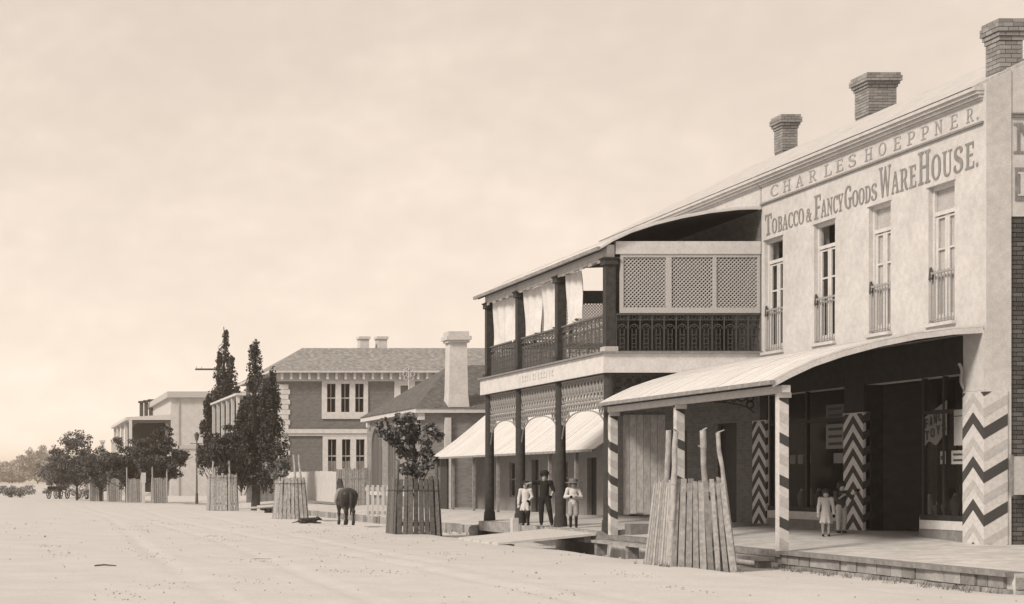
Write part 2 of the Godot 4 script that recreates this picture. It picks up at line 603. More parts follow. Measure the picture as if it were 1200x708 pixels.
# ---------------------------------------------------------------- the warehouse
func build_warehouse():
	var N := 32.8
	var B := 42.8
	var w := thing("warehouse", V(XF, 0.4, N), "white stuccoed two-storey warehouse with painted shop sign and striped verandah posts", "building")
	var holes := []
	var wins := [[33.92, 34.9], [36.42, 37.36], [38.92, 39.95], [41.6, 42.62]]
	for q in wins: holes.append([q[0], q[1], 4.79, 7.58])
	holes.append([33.52, 35.25, 0.85, 3.7])          # shop window beside the corner pier
	holes.append([35.25, 37.5, 0.36, 3.7])           # recessed doorway
	holes.append([38.4, 42.4, 0.92, 3.7])            # long shop window
	var st := S()
	wall_x(st, XF, XF + 0.36, N + 0.02, B, 0.3, 8.55, holes)
	bb(st, XF, XF + 0.36, 8.55, 9.1, N + 0.02, B)
	obj("wall", st, M.stucco, w)
	# end wall towards the lane: mortar core, bricks one by one, stuccoed corner strip and upper field
	st = S()
	prism(st, [Vector2(XF + 0.36, -0.2), Vector2(27.4, -0.2), Vector2(27.4, 9.12), Vector2(22.98, 11.38), Vector2(XF + 0.36, 9.3)], N + 0.12, N + 0.4)
	var ew := obj("end_wall", st, M.mortar, w)
	rng.seed = 5
	var sj := S()
	var nrow := 75
	for j in nrow:
		var y := 0.0 + (j + 0.5) * 0.0885
		for i in 32:
			var l := 0.24
			var x: float = 18.985 + i * l + (0.12 if j % 2 else 0.0) + (0.0 if i > 0 or j % 2 == 0 else 0.0)
			if i < 4:
				inst("brick", brick_box(Vector3(0.226, 0.074, 0.1)), M["brick%d" % (rng.randi() % 4)], V(x + 0.115, y, N + 0.085 + rr(-0.004, 0.004)), Basis(), ew)
			else:
				bx(sj, V(x + 0.115, y, N + 0.085), Vector3(0.226, 0.074, 0.1))
		if j % 2: bx(sj, V(18.985 + 0.057, y, N + 0.085), Vector3(0.108, 0.074, 0.1))
	var rb := obj("outer_bricks", sj, M.brick1, ew)
	rb.set_meta("kind", "stuff")
	st = S()
	prism(st, [Vector2(XF - 0.002, 0.3), Vector2(18.98, 0.3), Vector2(18.98, 9.49), Vector2(XF - 0.002, 9.25)], N, N + 0.118)
	prism(st, [Vector2(18.984, 6.68), Vector2(27.4, 6.68), Vector2(27.4, 9.2), Vector2(22.98, 11.46), Vector2(18.984, 9.47)], N + 0.02, N + 0.118)
	obj("end_stucco", st, M.stucco, w)
	# sign boards on the end stucco
	var sg := Node3D.new()
	sg.name = "end_sign"
	w.add_child(sg)
	sg.position = -w.position
	st = S()
	bb(st, 18.99, 22.4, 8.64, 8.67, N - 0.012, N + 0.018)
	bb(st, 18.99, 22.4, 8.58, 8.61, N - 0.012, N + 0.018)
	obj("rule_line", st, M.letter, sg)
	letter_at(sg, "N", 0.55, 0.60, V(19.03, 7.88, N + 0.02), Vector3(1, 0, 0), Vector3(0, 0, 1), M.letter)
	st = S()
	bb(st, 19.06, 20.4, 6.98, 7.62, N + 0.004, N + 0.019)
	obj("sign_board", st, M.letter, sg)
	letter_at(sg, "E", 0.30, 0.46, V(19.11, 7.07, N + 0.004), Vector3(1, 0, 0), Vector3(0, 0, 1), M.stucco_dark)
	# string course, cornice
	st = S()
	bb(st, XF - 0.05, XF - 0.001, 8.49, 8.53, N + 0.08, B)
	obj("string_course", st, M.letter, w)  # shadow line of the course is put into its dark colour
	cornice(w, N + 0.12, B)
	# roof
	st = S()
	prism(st, [Vector2(XF - 0.22, 9.2), Vector2(XF + 0.2, 9.2), Vector2(22.98, 11.40), Vector2(27.3, 9.2), Vector2(27.6, 9.2), Vector2(22.98, 11.52)], N + 0.13, B)
	obj("roof", st, M.roof_main, w)
	# chimneys
	rng.seed = 9
	st2 = S()
	chimney(w, "chimney", 18.93, 19.38, N + 0.3, N + 0.8, 9.46, 10.56, 0.075, "chimney_brick")
	chimney(w, "chimney", lx(1018, 47.0), lx(1051, 47.0), 47.0, 47.8, hy(133, 47.0), hy(85, 47.0), 0.11, "chimney_brick")
	# windows upstairs
	for i in 4: french_window(w, wins[i][0], wins[i][1], i)
	shop_front(w)
	# painted signs
	var sl := Node3D.new()
	sl.name = "name_lettering"
	w.add_child(sl)
	sl.position = -w.position
	var word := "CHARLESHOEPPNER"
	var cs := [907.7, 922.4, 937.3, 952.6, 970.4, 984.0, 999.0, 1018.2, 1034.4, 1051.6, 1067.9, 1084.1, 1100.3, 1118.2, 1137.0]
	for i in word.length():
		var d: float = dz(cs[i], XF)
		var wd: float = dz(cs[i] - 4.4, XF) - dz(cs[i] + 4.4, XF)
		letter_at(sl, word[i], wd, 0.27, V(XF, 8.605, d + wd * 0.5), Vector3(0, 0, 1), Vector3(-1, 0, 0), M.letter_faint, true, false)
	letter_at(sl, ".", 0.05, 0.05, V(XF, 8.605, 33.12), Vector3(0, 0, 1), Vector3(-1, 0, 0), M.letter_faint)
	sl = Node3D.new()
	sl.name = "trade_lettering"
	w.add_child(sl)
	sl.position = -w.position
	var line := [["T", 897, 904.5, 0.52], ["O", 905, 911, 0.37], ["B", 911.8, 917, 0.37], ["A", 917.3, 923.6, 0.37], ["C", 924, 929.5, 0.37], ["C", 930, 935.5, 0.37], ["O", 936, 942.5, 0.38], ["&", 945, 951.5, 0.32],
		["F", 954.5, 962, 0.56], ["A", 962.4, 969, 0.40], ["N", 969.6, 976, 0.40], ["C", 976.6, 982, 0.40], ["Y", 982, 988.5, 0.40], ["G", 990, 998.5, 0.52], ["O", 999.2, 1006, 0.37], ["O", 1006.6, 1013.4, 0.37], ["D", 1014, 1020.6, 0.37], ["S", 1021.4, 1028, 0.37],
		["W", 1030.6, 1044.5, 0.66], ["A", 1045, 1054, 0.47], ["R", 1055, 1064.5, 0.47], ["E", 1066, 1074, 0.47], ["H", 1076.5, 1090.5, 0.68], ["O", 1092, 1103, 0.52], ["U", 1104.6, 1116, 0.52], ["S", 1118, 1129, 0.52], ["E", 1131.5, 1142, 0.52]]
	for l in line:
		var d0: float = dz(l[1], XF)
		var d1: float = dz(l[2], XF)
		letter_at(sl, l[0], d0 - d1, l[3], V(XF, 7.69, d0), Vector3(0, 0, 1), Vector3(-1, 0, 0), M.letter, true, true)
	letter_at(sl, ".", 0.08, 0.08, V(XF, 7.69, 33.15), Vector3(0, 0, 1), Vector3(-1, 0, 0), M.letter)
	shop_verandah(w)

func letter_at(parent, ch, w, h, at, u, n, m, serif = true, bold = true):
	letter(parent, ch, w, h, at, u, n, m, serif, bold)

func cornice(parent, d0, d1):
	for q in [[0.04, 8.95, 8.985], [0.09, 8.99, 9.05], [0.15, 9.055, 9.12], [0.20, 9.12, 9.19]]:
		var st := S()
		bb(st, XF - q[0], XF + 0.3 if q[1] > 9.1 else XF - 0.001, q[1], q[2] - 0.001, d0 - q[0] * 0.3, d1)
		obj("cornice_moulding", st, M.stucco, parent)

func french_window(w, d0, d1, i):
	var root := Node3D.new()
	root.name = "french_window"
	w.add_child(root, true)
	root.position = -w.position
	var X := XF + 0.09
	var st := S()
	for e in [[d0, d0 + 0.07], [d1 - 0.07, d1]]: bb(st, X, X + 0.1, 4.79, 7.58, e[0], e[1])
	for e in [[4.79, 4.86], [6.98, 7.06], [7.5, 7.58]]: bb(st, X + 0.002, X + 0.098, e[0], e[1], d0 + 0.07, d1 - 0.07)
	obj("frame", st, M.trim, root)
	st = S()
	var mid: float = (d0 + d1) * 0.5
	for e in [d0 + 0.11, d1 - 0.11, mid - 0.045, mid + 0.045]: bb(st, X + 0.03, X + 0.07, 4.86, 6.98, e - 0.04, e + 0.04)
	for yy in [4.95, 5.75, 6.3, 6.94]:
		for s in [[d0 + 0.15, mid - 0.085], [mid + 0.085, d1 - 0.15]]: bb(st, X + 0.032, X + 0.068, yy - (0.09 if yy < 5.0 else 0.02), yy + 0.02, s[0], s[1])
	obj("door_leaves", st, M.trim, root)
	st = S()
	bb(st, X + 0.046, X + 0.052, 4.9, 7.5, d0 + 0.08, d1 - 0.08)
	obj("pane", st, M.glass, root)
	st = S()
	if i == 0 or i == 1: bb(st, X + 0.075, X + 0.085, 4.85, 7.52, d0 + 0.02, d1 - 0.02)   # white blind drawn in the two windows by the corner
	else: bb(st, X + 0.7, X + 0.72, 4.4, 8.0, d0 - 0.3, d1 + 0.3)  # dark panel set back behind the glass
	obj("blind" if i < 2 else "dark_backing", st, M.canvas if i < 2 else M.room_shade, root)
	st = S()
	bb(st, XF - 0.09, XF + 0.088, 4.72, 4.788, d0 - 0.06, d1 + 0.06)
	obj("sill", st, M.stucco, root)
	st = S()
	bb(st, XF - 0.03, XF - 0.001, 7.582, 7.64, d0 - 0.04, d1 + 0.05)
	obj("lintel", st, M.stucco, root)
	obj("guard_rail", railing_small(d0, d1), M.iron_light, root)
	st = S()
	tube(st, V(XF + 0.03, 5.7, d1 - 0.03), V(XF + 0.03, 5.95, d1 - 0.03), 0.045, 0.02, 6)
	obj("rail_end", st, M.iron, root)

func railing_small(d0, d1):
	var st := S()
	bb(st, XF + 0.015, XF + 0.045, 5.80, 5.84, d0, d1)
	bb(st, XF + 0.015, XF + 0.045, 4.86, 4.885, d0, d1)
	var n := 8
	for i in n:
		var d: float = lerpf(d0 + 0.06, d1 - 0.06, float(i) / (n - 1))
		tube(st, V(XF + 0.03, 4.80, d), V(XF + 0.03, 5.86, d), 0.012, 0.012, 5)
	return st

func pier(w, d0, d1, y0, y1, ret, period, three):
	# street face carries V chevrons about its middle, the face towards the camera a single slant
	var st := S()
	bb(st, XF - 0.06, XF + ret, y0, y1, d0, d1)
	var p := obj("pier", st, M.stripe_white, w)
	var mid: float = (d0 + d1) * 0.5
	var hw: float = (d1 - d0) * 0.5
	var o := V(XF - 0.06, 0.0, d1)
	var top: float = y1 - 0.02
	var k := 0
	var y: float = y0 - period
	while y < y1 + period:
		var m = M.stripe_dark
		var hgt = period * 0.5
		if three:
			m = M.stripe_dark if k % 2 == 0 else M.stripe_grey
			hgt = period * (0.52 if k % 2 == 0 else 0.42)
		hgt *= rr(0.93, 1.05)
		y += rr(-0.012, 0.012)
		stripe(p, m, o, Vector3(0, 0, 1), Vector3(-1, 0, 0), hw, y, hgt, hw * 0.85, y0, top)
		stripe(p, m, o + Vector3(0, 0, hw), Vector3(0, 0, 1), Vector3(-1, 0, 0), hw, y + hw * 0.85, hgt, -hw * 0.85, y0, top)
		stripe(p, m, V(XF - 0.06, 0, d0), Vector3(1, 0, 0), Vector3(0, 0, 1), ret + 0.06, y, hgt, (ret + 0.06) * 0.6, y0, top)
		k += 1
		y += period
	return p

func shop_front(w):
	pier(w, 32.78, 33.52, 0.3, 3.33, 0.40, 0.42, true)
	pier(w, 37.5, 38.4, 0.3, 3.1, 0.10, 0.36, false)
	pier(w, 42.42, 43.2, 0.3, 3.1, 0.10, 0.36, false)
	var st := S()
	bb(st, XF - 0.05, XF - 0.002, 3.335, 4.5, 32.8, 33.52)
	obj("corner_pilaster", st, M.stucco, w)
	# console bracket under the verandah
	st = S()
	var prev := V(XF - 0.06, 3.4, 33.48)
	for i in 14:
		var t := i / 13.0
		var p := V(XF - 0.07 - 0.10 * t - 0.03 * sin(t * TAU), 3.4 + 0.5 * t, 33.45)
		tube(st, prev, p, 0.03, 0.03, 6)
		prev = p
	obj("console_bracket", st, M.iron_light, w)
	for q in [[33.54, 35.2, 0.85], [38.42, 42.4, 0.92]]:
		var root := Node3D.new()
		root.name = "shop_window"
		w.add_child(root, true)
		root.position = -w.position
		var a: float = q[0]
		var b: float = q[1]
		var y0: float = q[2]
		st = S()
		bb(st, XF - 0.02, XF + 0.12, y0 - 0.06, y0 + 0.05, a, b)
		for d in [a + 0.04, b - 0.04, (a + b) * 0.5]: bb(st, XF + 0.02, XF + 0.1, y0 + 0.05, 3.7, d - 0.04, d + 0.04)
		bb(st, XF + 0.022, XF + 0.098, 2.95, 3.03, a + 0.08, b - 0.08)
		obj("frame", st, M.dark_paint_and_shade, root)
		st = S()
		bb(st, XF + 0.055, XF + 0.061, y0 + 0.05, 3.68, a + 0.02, b - 0.02)
		obj("pane", st, M.glass, root)
		st = S()
		bb(st, XF - 0.03, XF + 0.0, y0 - 0.24, y0 - 0.062, a, b)
		obj("stall_board", st, M.stucco_dark, root)
		st = S()
		bb(st, XF + 0.36, XF + 1.0, y0 - 0.1, y0, a, b)
		obj("display_shelf", st, M.dark_paint_and_shade, root)
	# added dark boards: verandah shade put into colour over the stucco wall
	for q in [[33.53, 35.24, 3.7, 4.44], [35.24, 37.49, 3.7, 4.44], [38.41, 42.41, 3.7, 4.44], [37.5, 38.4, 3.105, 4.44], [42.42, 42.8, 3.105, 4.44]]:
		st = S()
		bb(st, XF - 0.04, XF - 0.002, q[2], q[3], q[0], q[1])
		obj("added_shade_board", st, M.dark_paint_and_shade, w)
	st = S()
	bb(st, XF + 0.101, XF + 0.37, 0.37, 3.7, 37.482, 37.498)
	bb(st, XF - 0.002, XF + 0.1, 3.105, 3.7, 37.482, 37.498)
	obj("added_shade_jamb", st, M.dark_paint_and_shade, w)  # added over the pale stucco jamb; doorway shade put into its colour
	for q in [[33.54, 35.24, 0.36, 0.60], [38.42, 42.4, 0.4, 0.67]]:
		st = S()
		bb(st, XF - 0.02, XF - 0.003, q[2], q[3], q[0], q[1])
		obj("plinth_board", st, M.stone_b, w)
	# interior with its shade put into the dark colour, and the recessed door
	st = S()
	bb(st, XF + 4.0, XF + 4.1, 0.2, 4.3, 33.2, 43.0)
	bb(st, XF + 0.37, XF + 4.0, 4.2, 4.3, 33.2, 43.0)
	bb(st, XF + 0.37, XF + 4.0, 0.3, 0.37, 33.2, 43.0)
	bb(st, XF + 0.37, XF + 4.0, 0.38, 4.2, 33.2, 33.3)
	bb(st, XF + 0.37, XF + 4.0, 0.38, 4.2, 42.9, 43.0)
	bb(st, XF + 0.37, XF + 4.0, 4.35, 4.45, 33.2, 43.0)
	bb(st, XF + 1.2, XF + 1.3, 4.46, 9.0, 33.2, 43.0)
	obj("interior", st, M.room_shade, w)
	st = S()
	bb(st, XF + 1.1, XF + 1.16, 0.38, 2.9, 35.9, 36.85)
	var dr := obj("shop_door", st, M.dark_paint_and_shade, w)
	st = S()
	tube(st, V(XF + 1.04, 1.4, 36.0), V(XF + 1.1, 1.4, 36.0), 0.03, 0.03, 6)
	obj("door_handle", st, M.iron_light, dr)
	st = S()
	for s in [[35.26, 35.9, 35.3, 35.9], [37.49, 36.86, 37.45, 36.86]]:
		quad(st, V(XF + 0.37, 0.4, s[0]), V(XF + 1.1, 0.4, s[1]), V(XF + 1.1, 3.7, s[1]), V(XF + 0.37, 3.7, s[0]))
	obj("splayed_side", st, M.dark_paint_and_shade, w)

func roof_sheets(w, arc, d0, d1, sd):
	# iron sheets lapped one over the next, each with its rolled side laps
	rng.seed = sd
	var root := Node3D.new()
	root.name = "iron_roof"
	w.add_child(root, true)
	root.position = -w.position
	var n := int(round((d1 - d0) / 0.68))
	for i in n:
		var a := lerpf(d0, d1, float(i) / n)
		var b := lerpf(d0, d1, (i + 1.0) / n) - 0.002
		var pts := []
		var e := rr(-0.006, 0.006)
		for p in arc: pts.append(p + Vector2(rr(-0.008, 0.0) if p == arc[0] else 0.0, e))
		var st := S()
		sheet(st, pts, 0.028, a, b)
		var roll := []
		for p in pts: roll.append(p + Vector2(0, 0.010))
		sheet(st, roll, 0.009, a + 0.01, a + 0.05)
		var mid := []
		for p in pts: mid.append(p + Vector2(0, 0.005))
		sheet(st, mid, 0.004, (a + b) * 0.5 - 0.02, (a + b) * 0.5 + 0.02)
		obj("iron_sheet", st, M["white_iron%d" % (rng.randi() % 3)], root)

const SHOP_ARC := [Vector2(14.42, 3.54), Vector2(14.75, 3.72), Vector2(15.2, 3.93), Vector2(15.75, 4.12), Vector2(16.45, 4.31), Vector2(17.2, 4.46), Vector2(17.9, 4.55), Vector2(18.46, 4.58)]
func shop_verandah(w):
	var N := 32.85
	var B := 42.75
	var st := S()
	roof_sheets(w, SHOP_ARC, N, B, 41)
	# soffit sheet; the deep shade under the roof is put into its colour
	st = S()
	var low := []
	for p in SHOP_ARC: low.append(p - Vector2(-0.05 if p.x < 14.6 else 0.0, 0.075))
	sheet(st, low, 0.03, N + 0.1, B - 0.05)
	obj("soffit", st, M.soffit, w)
	# end board following the curve
	st = S()
	var eb := []
	for p in SHOP_ARC: eb.append(p + Vector2(0, -0.031))
	sheet(st, eb, 0.11, N - 0.02, N + 0.03)
	obj("end_board", st, M.trim, w)
	st = S()
	bb(st, 14.62, 14.78, 3.30, 3.44, N + 0.05, B)
	obj("verandah_beam", st, M.trim, w)
	st = S()
	bb(st, 14.34, 14.44, 3.45, 3.53, N - 0.04, B + 0.05)
	obj("gutter", st, M.fence_grey, w)
	for d in [33.0, 38.2, 42.5]:
		st = S()
		var y0 := 0.235
		bb(st, 14.61, 14.79, y0, 3.30, d, d + 0.18)
		var p := obj("verandah_post", st, M.stripe_white, w)
		var y := y0 - 0.35
		var k := 0
		while y < 3.3:
			stripe(p, M.stripe_dark if k % 2 == 0 else M.stripe_grey, V(14.61, 0, d), Vector3(1, 0, 0), Vector3(0, 0, 1), 0.18, y + rr(-0.012, 0.012), 0.2 + rr(-0.015, 0.015), -0.09 + rr(-0.012, 0.012), y0, 3.29)
			if d > 34.0: stripe(p, M.stripe_dark if k % 2 == 0 else M.stripe_grey, V(14.61, 0, d + 0.18), Vector3(0, 0, 1), Vector3(-1, 0, 0), 0.18, y + 0.09, 0.2, -0.09, y0, 3.29)
			k += 1
			y += 0.41
		st = S()
		bb(st, 14.57, 14.83, 3.20, 3.299, d - 0.03, d - 0.002)
		obj("capital", st, M.trim, p)

# ---------------------------------------------------------------- the verandah house with balcony
const BAL_ARC := [Vector2(14.40, 7.44), Vector2(14.75, 7.66), Vector2(15.2, 7.87), Vector2(15.8, 8.07), Vector2(16.5, 8.24), Vector2(17.2, 8.37), Vector2(17.9, 8.45), Vector2(18.44, 8.47)]
func lattice_panel(parent, x0, x1, y0, y1, d, n_dark := false):
	var root := Node3D.new()
	root.name = "lattice_panel"
	parent.add_child(root, true)
	root.position = -parent.position
	var pitch := 0.098
	var w: float = x1 - x0
	var h: float = y1 - y0
	var k := -h
	while k < w:
		# rising slat from (k, 0) to (k + h, h)
		for dir in 2:
			var a := Vector2(k, 0)
			var b := Vector2(k + h, h)
			if a.x < 0: a = Vector2(0, -k)
			if b.x > w: b = Vector2(w, w - k)
			if b.x - a.x > 0.03:
				var p := V(x0 + a.x, y0 + a.y, d + dir * 0.009)
				var q := V(x0 + b.x, y0 + b.y, d + dir * 0.009)
				if dir == 1:
					p = V(x1 - a.x, y0 + a.y, d + 0.009)
					q = V(x1 - b.x, y0 + b.y, d + 0.009)
				var st := S()
				bar(st, p, q, 0.028, 0.008, Vector3(0, 0, 1))
				obj("slat", st, M.lattice, root)
		k += pitch
	return root

func iron_rail(st, a: Vector3, b: Vector3, n):
	# cast panel: paired uprights, rings between, hoops at the head; a..b along the foot, 1 m high
	var u = (b - a) / n
	var l = u.length()
	var un = u / l
	bar(st, a + Vector3(0, 0.06, 0), b + Vector3(0, 0.06, 0), 0.03)
	bar(st, a + Vector3(0, 0.98, 0), b + Vector3(0, 0.98, 0), 0.06, 0.045)
	bar(st, a + Vector3(0, 0.84, 0), b + Vector3(0, 0.84, 0), 0.02)
	for i in n:
		var o: Vector3 = a + u * i
		bar(st, o + Vector3(0, 0.06, 0), o + Vector3(0, 0.98, 0), 0.026)
		bar(st, o + u * 0.33 + Vector3(0, 0.06, 0), o + u * 0.33 + Vector3(0, 0.62, 0), 0.016)
		bar(st, o + u * 0.67 + Vector3(0, 0.06, 0), o + u * 0.67 + Vector3(0, 0.62, 0), 0.016)
		ring(st, o + u * 0.5 + Vector3(0, 0.62, 0), un, Vector3.UP, l * 0.36, 0.018, 8, 0.0, PI)
		ring(st, o + u * 0.5 + Vector3(0, 0.42, 0), un, Vector3.UP, l * 0.17, 0.016, 8)
		ring(st, o + u * 0.5 + Vector3(0, 0.20, 0), un, Vector3.UP, l * 0.17, 0.016, 8)
		ring(st, o + u * 0.5 + Vector3(0, 0.70, 0), un, Vector3.UP, l * 0.14, 0.014, 6)
		ring(st, o + Vector3(0, 0.91, 0), un, Vector3.UP, 0.055, 0.014, 6)
		ring(st, o + u * 0.5 + Vector3(0, 0.91, 0), un, Vector3.UP, 0.055, 0.014, 6)

func iron_frieze(st, a: Vector3, b: Vector3, y_top, y_mid, y_low):
	# lace between two posts: band of hoops and uprights above, an elliptical arch cut out below
	var n := 9
	var u := (b - a) / n
	var L := (b - a).length()
	var un := (b - a) / L
	var P := func(t, y): return Vector3(0, y, 0) + a + (b - a) * t
	var band: float = y_top - (y_top - y_mid) * 0.75
	bar(st, P.call(0.0, y_top - 0.03), P.call(1.0, y_top - 0.03), 0.05)
	bar(st, P.call(0.0, band), P.call(1.0, band), 0.04)
	var m0 := int(round(L / 0.26))
	for i in m0:
		var t := (i + 0.5) / m0
		var hl: float = L / m0 * 0.5
		bar(st, P.call(float(i) / m0, y_top), P.call(float(i) / m0, band), 0.03)
		ring(st, P.call(t, y_top - 0.17), un, Vector3.UP, hl * 0.78, 0.036, 8)
		ring(st, P.call(t, band + 0.15), un, Vector3.UP, hl * 0.78, 0.036, 8)
		bar(st, P.call(t, y_top - 0.26), P.call(t, band + 0.24), 0.04)
		bar(st, P.call(float(i) / m0, (y_top + band) * 0.5 + 0.1), P.call(t, (y_top + band) * 0.5 - 0.08), 0.026)
		bar(st, P.call((i + 1.0) / m0, (y_top + band) * 0.5 + 0.1), P.call(t, (y_top + band) * 0.5 - 0.08), 0.026)
	# arch line and the circles that fill the spandrels
	var arch := func(t): return y_low + (y_mid - y_low) * sqrt(maxf(0.0, 1.0 - pow(absf(2.0 * t - 1.0), 2.6)))
	var seg := 20
	for i in seg: bar(st, P.call(float(i) / seg, arch.call(float(i) / seg)), P.call((i + 1.0) / seg, arch.call((i + 1.0) / seg)), 0.03)
	var r := 0.10
	var m := int(L / (r * 2.0))
	for i in m:
		var t := (i + 0.5) / m
		var y: float = band - r
		while y - r * 0.6 > arch.call(t):
			ring(st, P.call(t, y), un, Vector3.UP, r * 0.9, 0.034, 8)
			y -= r * 1.7

func build_balcony_house():
	var N := 42.86
	var E := 54.2
	var w := thing("verandah_house", V(XF, 0.4, N), "two-storey house with dark posts, iron lace and latticed balcony over the footpath", "building")
	var st := S()
	var holes := [[44.3, 45.5, 0.42, 3.1], [47.6, 49.0, 1.2, 3.0], [51.0, 52.2, 0.42, 3.1], [44.6, 45.7, 4.9, 7.2], [48.0, 49.1, 4.9, 7.2], [51.2, 52.3, 4.9, 7.2]]
	wall_x(st, XF, XF + 0.35, N, E, 0.3, 8.40, holes)
	bb(st, XF + 0.36, 27.4, 0.3, 9.1, E - 0.3, E)
	obj("wall", st, M.verandah_wall_shaded, w)
	st = S()
	bb(st, XF, XF + 0.35, 8.401, 9.1, N, E)
	obj("parapet", st, M.stucco, w)
	st = S()
	bb(st, XF + 2.0, XF + 2.1, 0.3, 9.0, N, E - 0.31)
	obj("interior", st, M.room_shade, w)
	for q in holes:
		st = S()
		bb(st, XF + 0.1, XF + 0.15, q[2], q[3], q[0], q[1])
		obj("door" if q[2] < 1.0 or q[2] > 4.0 else "window", st, M.dark_paint_and_shade, w)
	cornice(w, N, E + 0.1)
	st = S()
	prism(st, [Vector2(XF - 0.22, 9.2), Vector2(XF + 0.2, 9.2), Vector2(22.98, 11.40), Vector2(27.3, 9.2), Vector2(27.6, 9.2), Vector2(22.98, 11.52)], N, E + 0.15)
	obj("roof", st, M.roof_main, w)
	st = S()
	prism(st, [Vector2(XF + 0.36, 9.1), Vector2(27.3, 9.1), Vector2(22.98, 11.36)], E - 0.2, E)
	obj("gable", st, M.stucco_dark, w)
	st2 = S()
	rng.seed = 19
	chimney(w, "chimney", lx(917, 52.4), lx(935, 52.4), 52.4, 53.0, hy(176, 52.4), hy(134, 52.4), 0.10, "chimney_brick")
	# balcony floor and fascia
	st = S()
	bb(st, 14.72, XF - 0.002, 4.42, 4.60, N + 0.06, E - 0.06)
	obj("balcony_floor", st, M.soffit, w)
	st = S()
	bb(st, 14.52, 14.62, 4.30, 4.78, N - 0.1, E + 0.12)
	obj("fascia", st, M.white_paint, w)
	st = S()
	bb(st, 14.622, XF - 0.004, 4.30, 4.78, N - 0.098, N + 0.0)
	obj("end_fascia", st, M.white_paint, w)
	st = S()
	bb(st, 14.622, XF - 0.004, 4.30, 4.78, E + 0.02, E + 0.11)
	obj("end_fascia", st, M.white_paint, w)
	st = S()
	bb(st, 14.45, XF, 4.781, 4.83, N - 0.16, N + 0.1)
	bb(st, 14.45, 14.72, 4.781, 4.83, N + 0.101, E + 0.2)
	obj("nosing", st, M.letter, w)
	# worn lettering strip on the fascia: a panel with the faded remains of strokes
	var fl := Node3D.new()
	fl.name = "faded_lettering"
	w.add_child(fl)
	fl.position = -w.position
	rng.seed = 3
	for i in 13:
		var d := lerpf(dz(608, 14.52), dz(649, 14.52), (i + 0.5) / 13.0)
		st = S()
		var hh := 0.20
		bar(st, V(14.517, 4.44, d), V(14.517, 4.44 + hh, d + rr(-0.02, 0.02)), 0.006, 0.035, Vector3(0, 0, 1))
		if i in [1, 2, 5, 8, 9, 12]: ring(st, V(14.517, 4.44 + hh * 0.5, d - rr(0.06, 0.1)), Vector3(0, 0, 1), Vector3.UP, 0.075, 0.012, 8, 0.4, 5.4)
		obj("stroke", st, M.letter_worn, fl)
	# posts, lower and upper
	var pd := [dz(716, 14.72), dz(656, 14.72), dz(609, 14.72), dz(573, 14.72)]
	pd[0] = N + 0.12
	for d in pd:
		st = S()
		var y0 := 0.31
		tube(st, V(14.74, y0, d), V(14.74, 4.3, d), 0.15, 0.135, 12)
		var p := obj("lower_post", st, M.brown_post, w)
		st = S()
		tube(st, V(14.74, y0, d), V(14.74, y0 + 0.3, d), 0.19, 0.17, 12)
		obj("post_base", st, M.brown_post, p)
		st = S()
		bb(st, 14.62, 14.86, 4.83, 7.2, d - 0.12, d + 0.12)
		p = obj("upper_post", st, M.brown_post, w)
		st = S()
		bb(st, 14.57, 14.91, 7.02, 7.16, d - 0.17, d + 0.17)
		bb(st, 14.54, 14.94, 7.162, 7.2, d - 0.2, d + 0.2)
		obj("capital", st, M.brown_post, p)
		st = S()
		bb(st, 14.57, 14.91, 4.832, 4.96, d - 0.17, d + 0.17)
		obj("plinth", st, M.stripe_grey if d == pd[0] else M.brown_post, p)
	# eave beam, roof
	st = S()
	bb(st, 14.64, 14.84, 7.201, 7.52, N + 0.02, E - 0.02)
	obj("eave_beam", st, M.trim, w)
	st = S()
	roof_sheets(w, BAL_ARC, N - 0.12, E + 0.25, 42)
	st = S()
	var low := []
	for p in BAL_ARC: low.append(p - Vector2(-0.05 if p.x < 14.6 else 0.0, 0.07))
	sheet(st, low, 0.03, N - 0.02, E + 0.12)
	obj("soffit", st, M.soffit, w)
	st = S()
	var eb := []
	for p in BAL_ARC: eb.append(p + Vector2(0, -0.031))
	sheet(st, eb, 0.045, N - 0.14, N - 0.09)
	obj("end_board", st, M.trim, w)
	st = S()
	bb(st, 14.34, 14.42, 7.36, 7.45, N - 0.16, E + 0.3)
	obj("gutter", st, M.fence_grey, w)
	# scalloped valance under the eave
	st = S()
	var k := N + 0.3
	while k < E - 0.2:
		if absf(fmod(k, 0.5)) >= 0.0: bb(st, 14.60, 14.625, 7.14 + 0.03 * sin(k * 9.0), 7.2, k, k + 0.3)
		k += 0.36
	obj("valance", st, M.canvas, w)
	# latticed ends, near and far, over iron panels
	for e in 2:
		var d: float = N + 0.02 if e == 0 else E - 0.1
		var xs := [lx(730.5, N), lx(780.7, N), lx(787, N), lx(835.6, N), lx(839.6, N), lx(887.6, N)]
		var ya := hy(360.4, N)
		var yb := hy(301.6, N)
		for i in 3: lattice_panel(w, xs[2 * i], xs[2 * i + 1], ya, yb, d)
		st = S()
		for q in [[lx(727, N), xs[0]], [xs[1], xs[2]], [xs[3], xs[4]], [xs[5], lx(891, N)]]: bb(st, q[0], q[1], ya - 0.14, yb + 0.08, d - 0.03, d + 0.05)
		for i in 3:
			bb(st, xs[2 * i], xs[2 * i + 1], ya - 0.139, ya, d - 0.028, d + 0.048)
			bb(st, xs[2 * i], xs[2 * i + 1], yb, yb + 0.079, d - 0.028, d + 0.048)
		obj("lattice_frame", st, M.lattice, w)
		st = S()
		bb(st, 14.86, XF - 0.003, yb + 0.082, yb + 0.40, d - 0.05, d + 0.07)
		obj("end_beam", st, M.trim, w)
		st = S()
		iron_rail(st, V(14.88, 4.79, d), V(XF, 4.79, d), 12)
		obj("end_railing", st, M.iron, w)
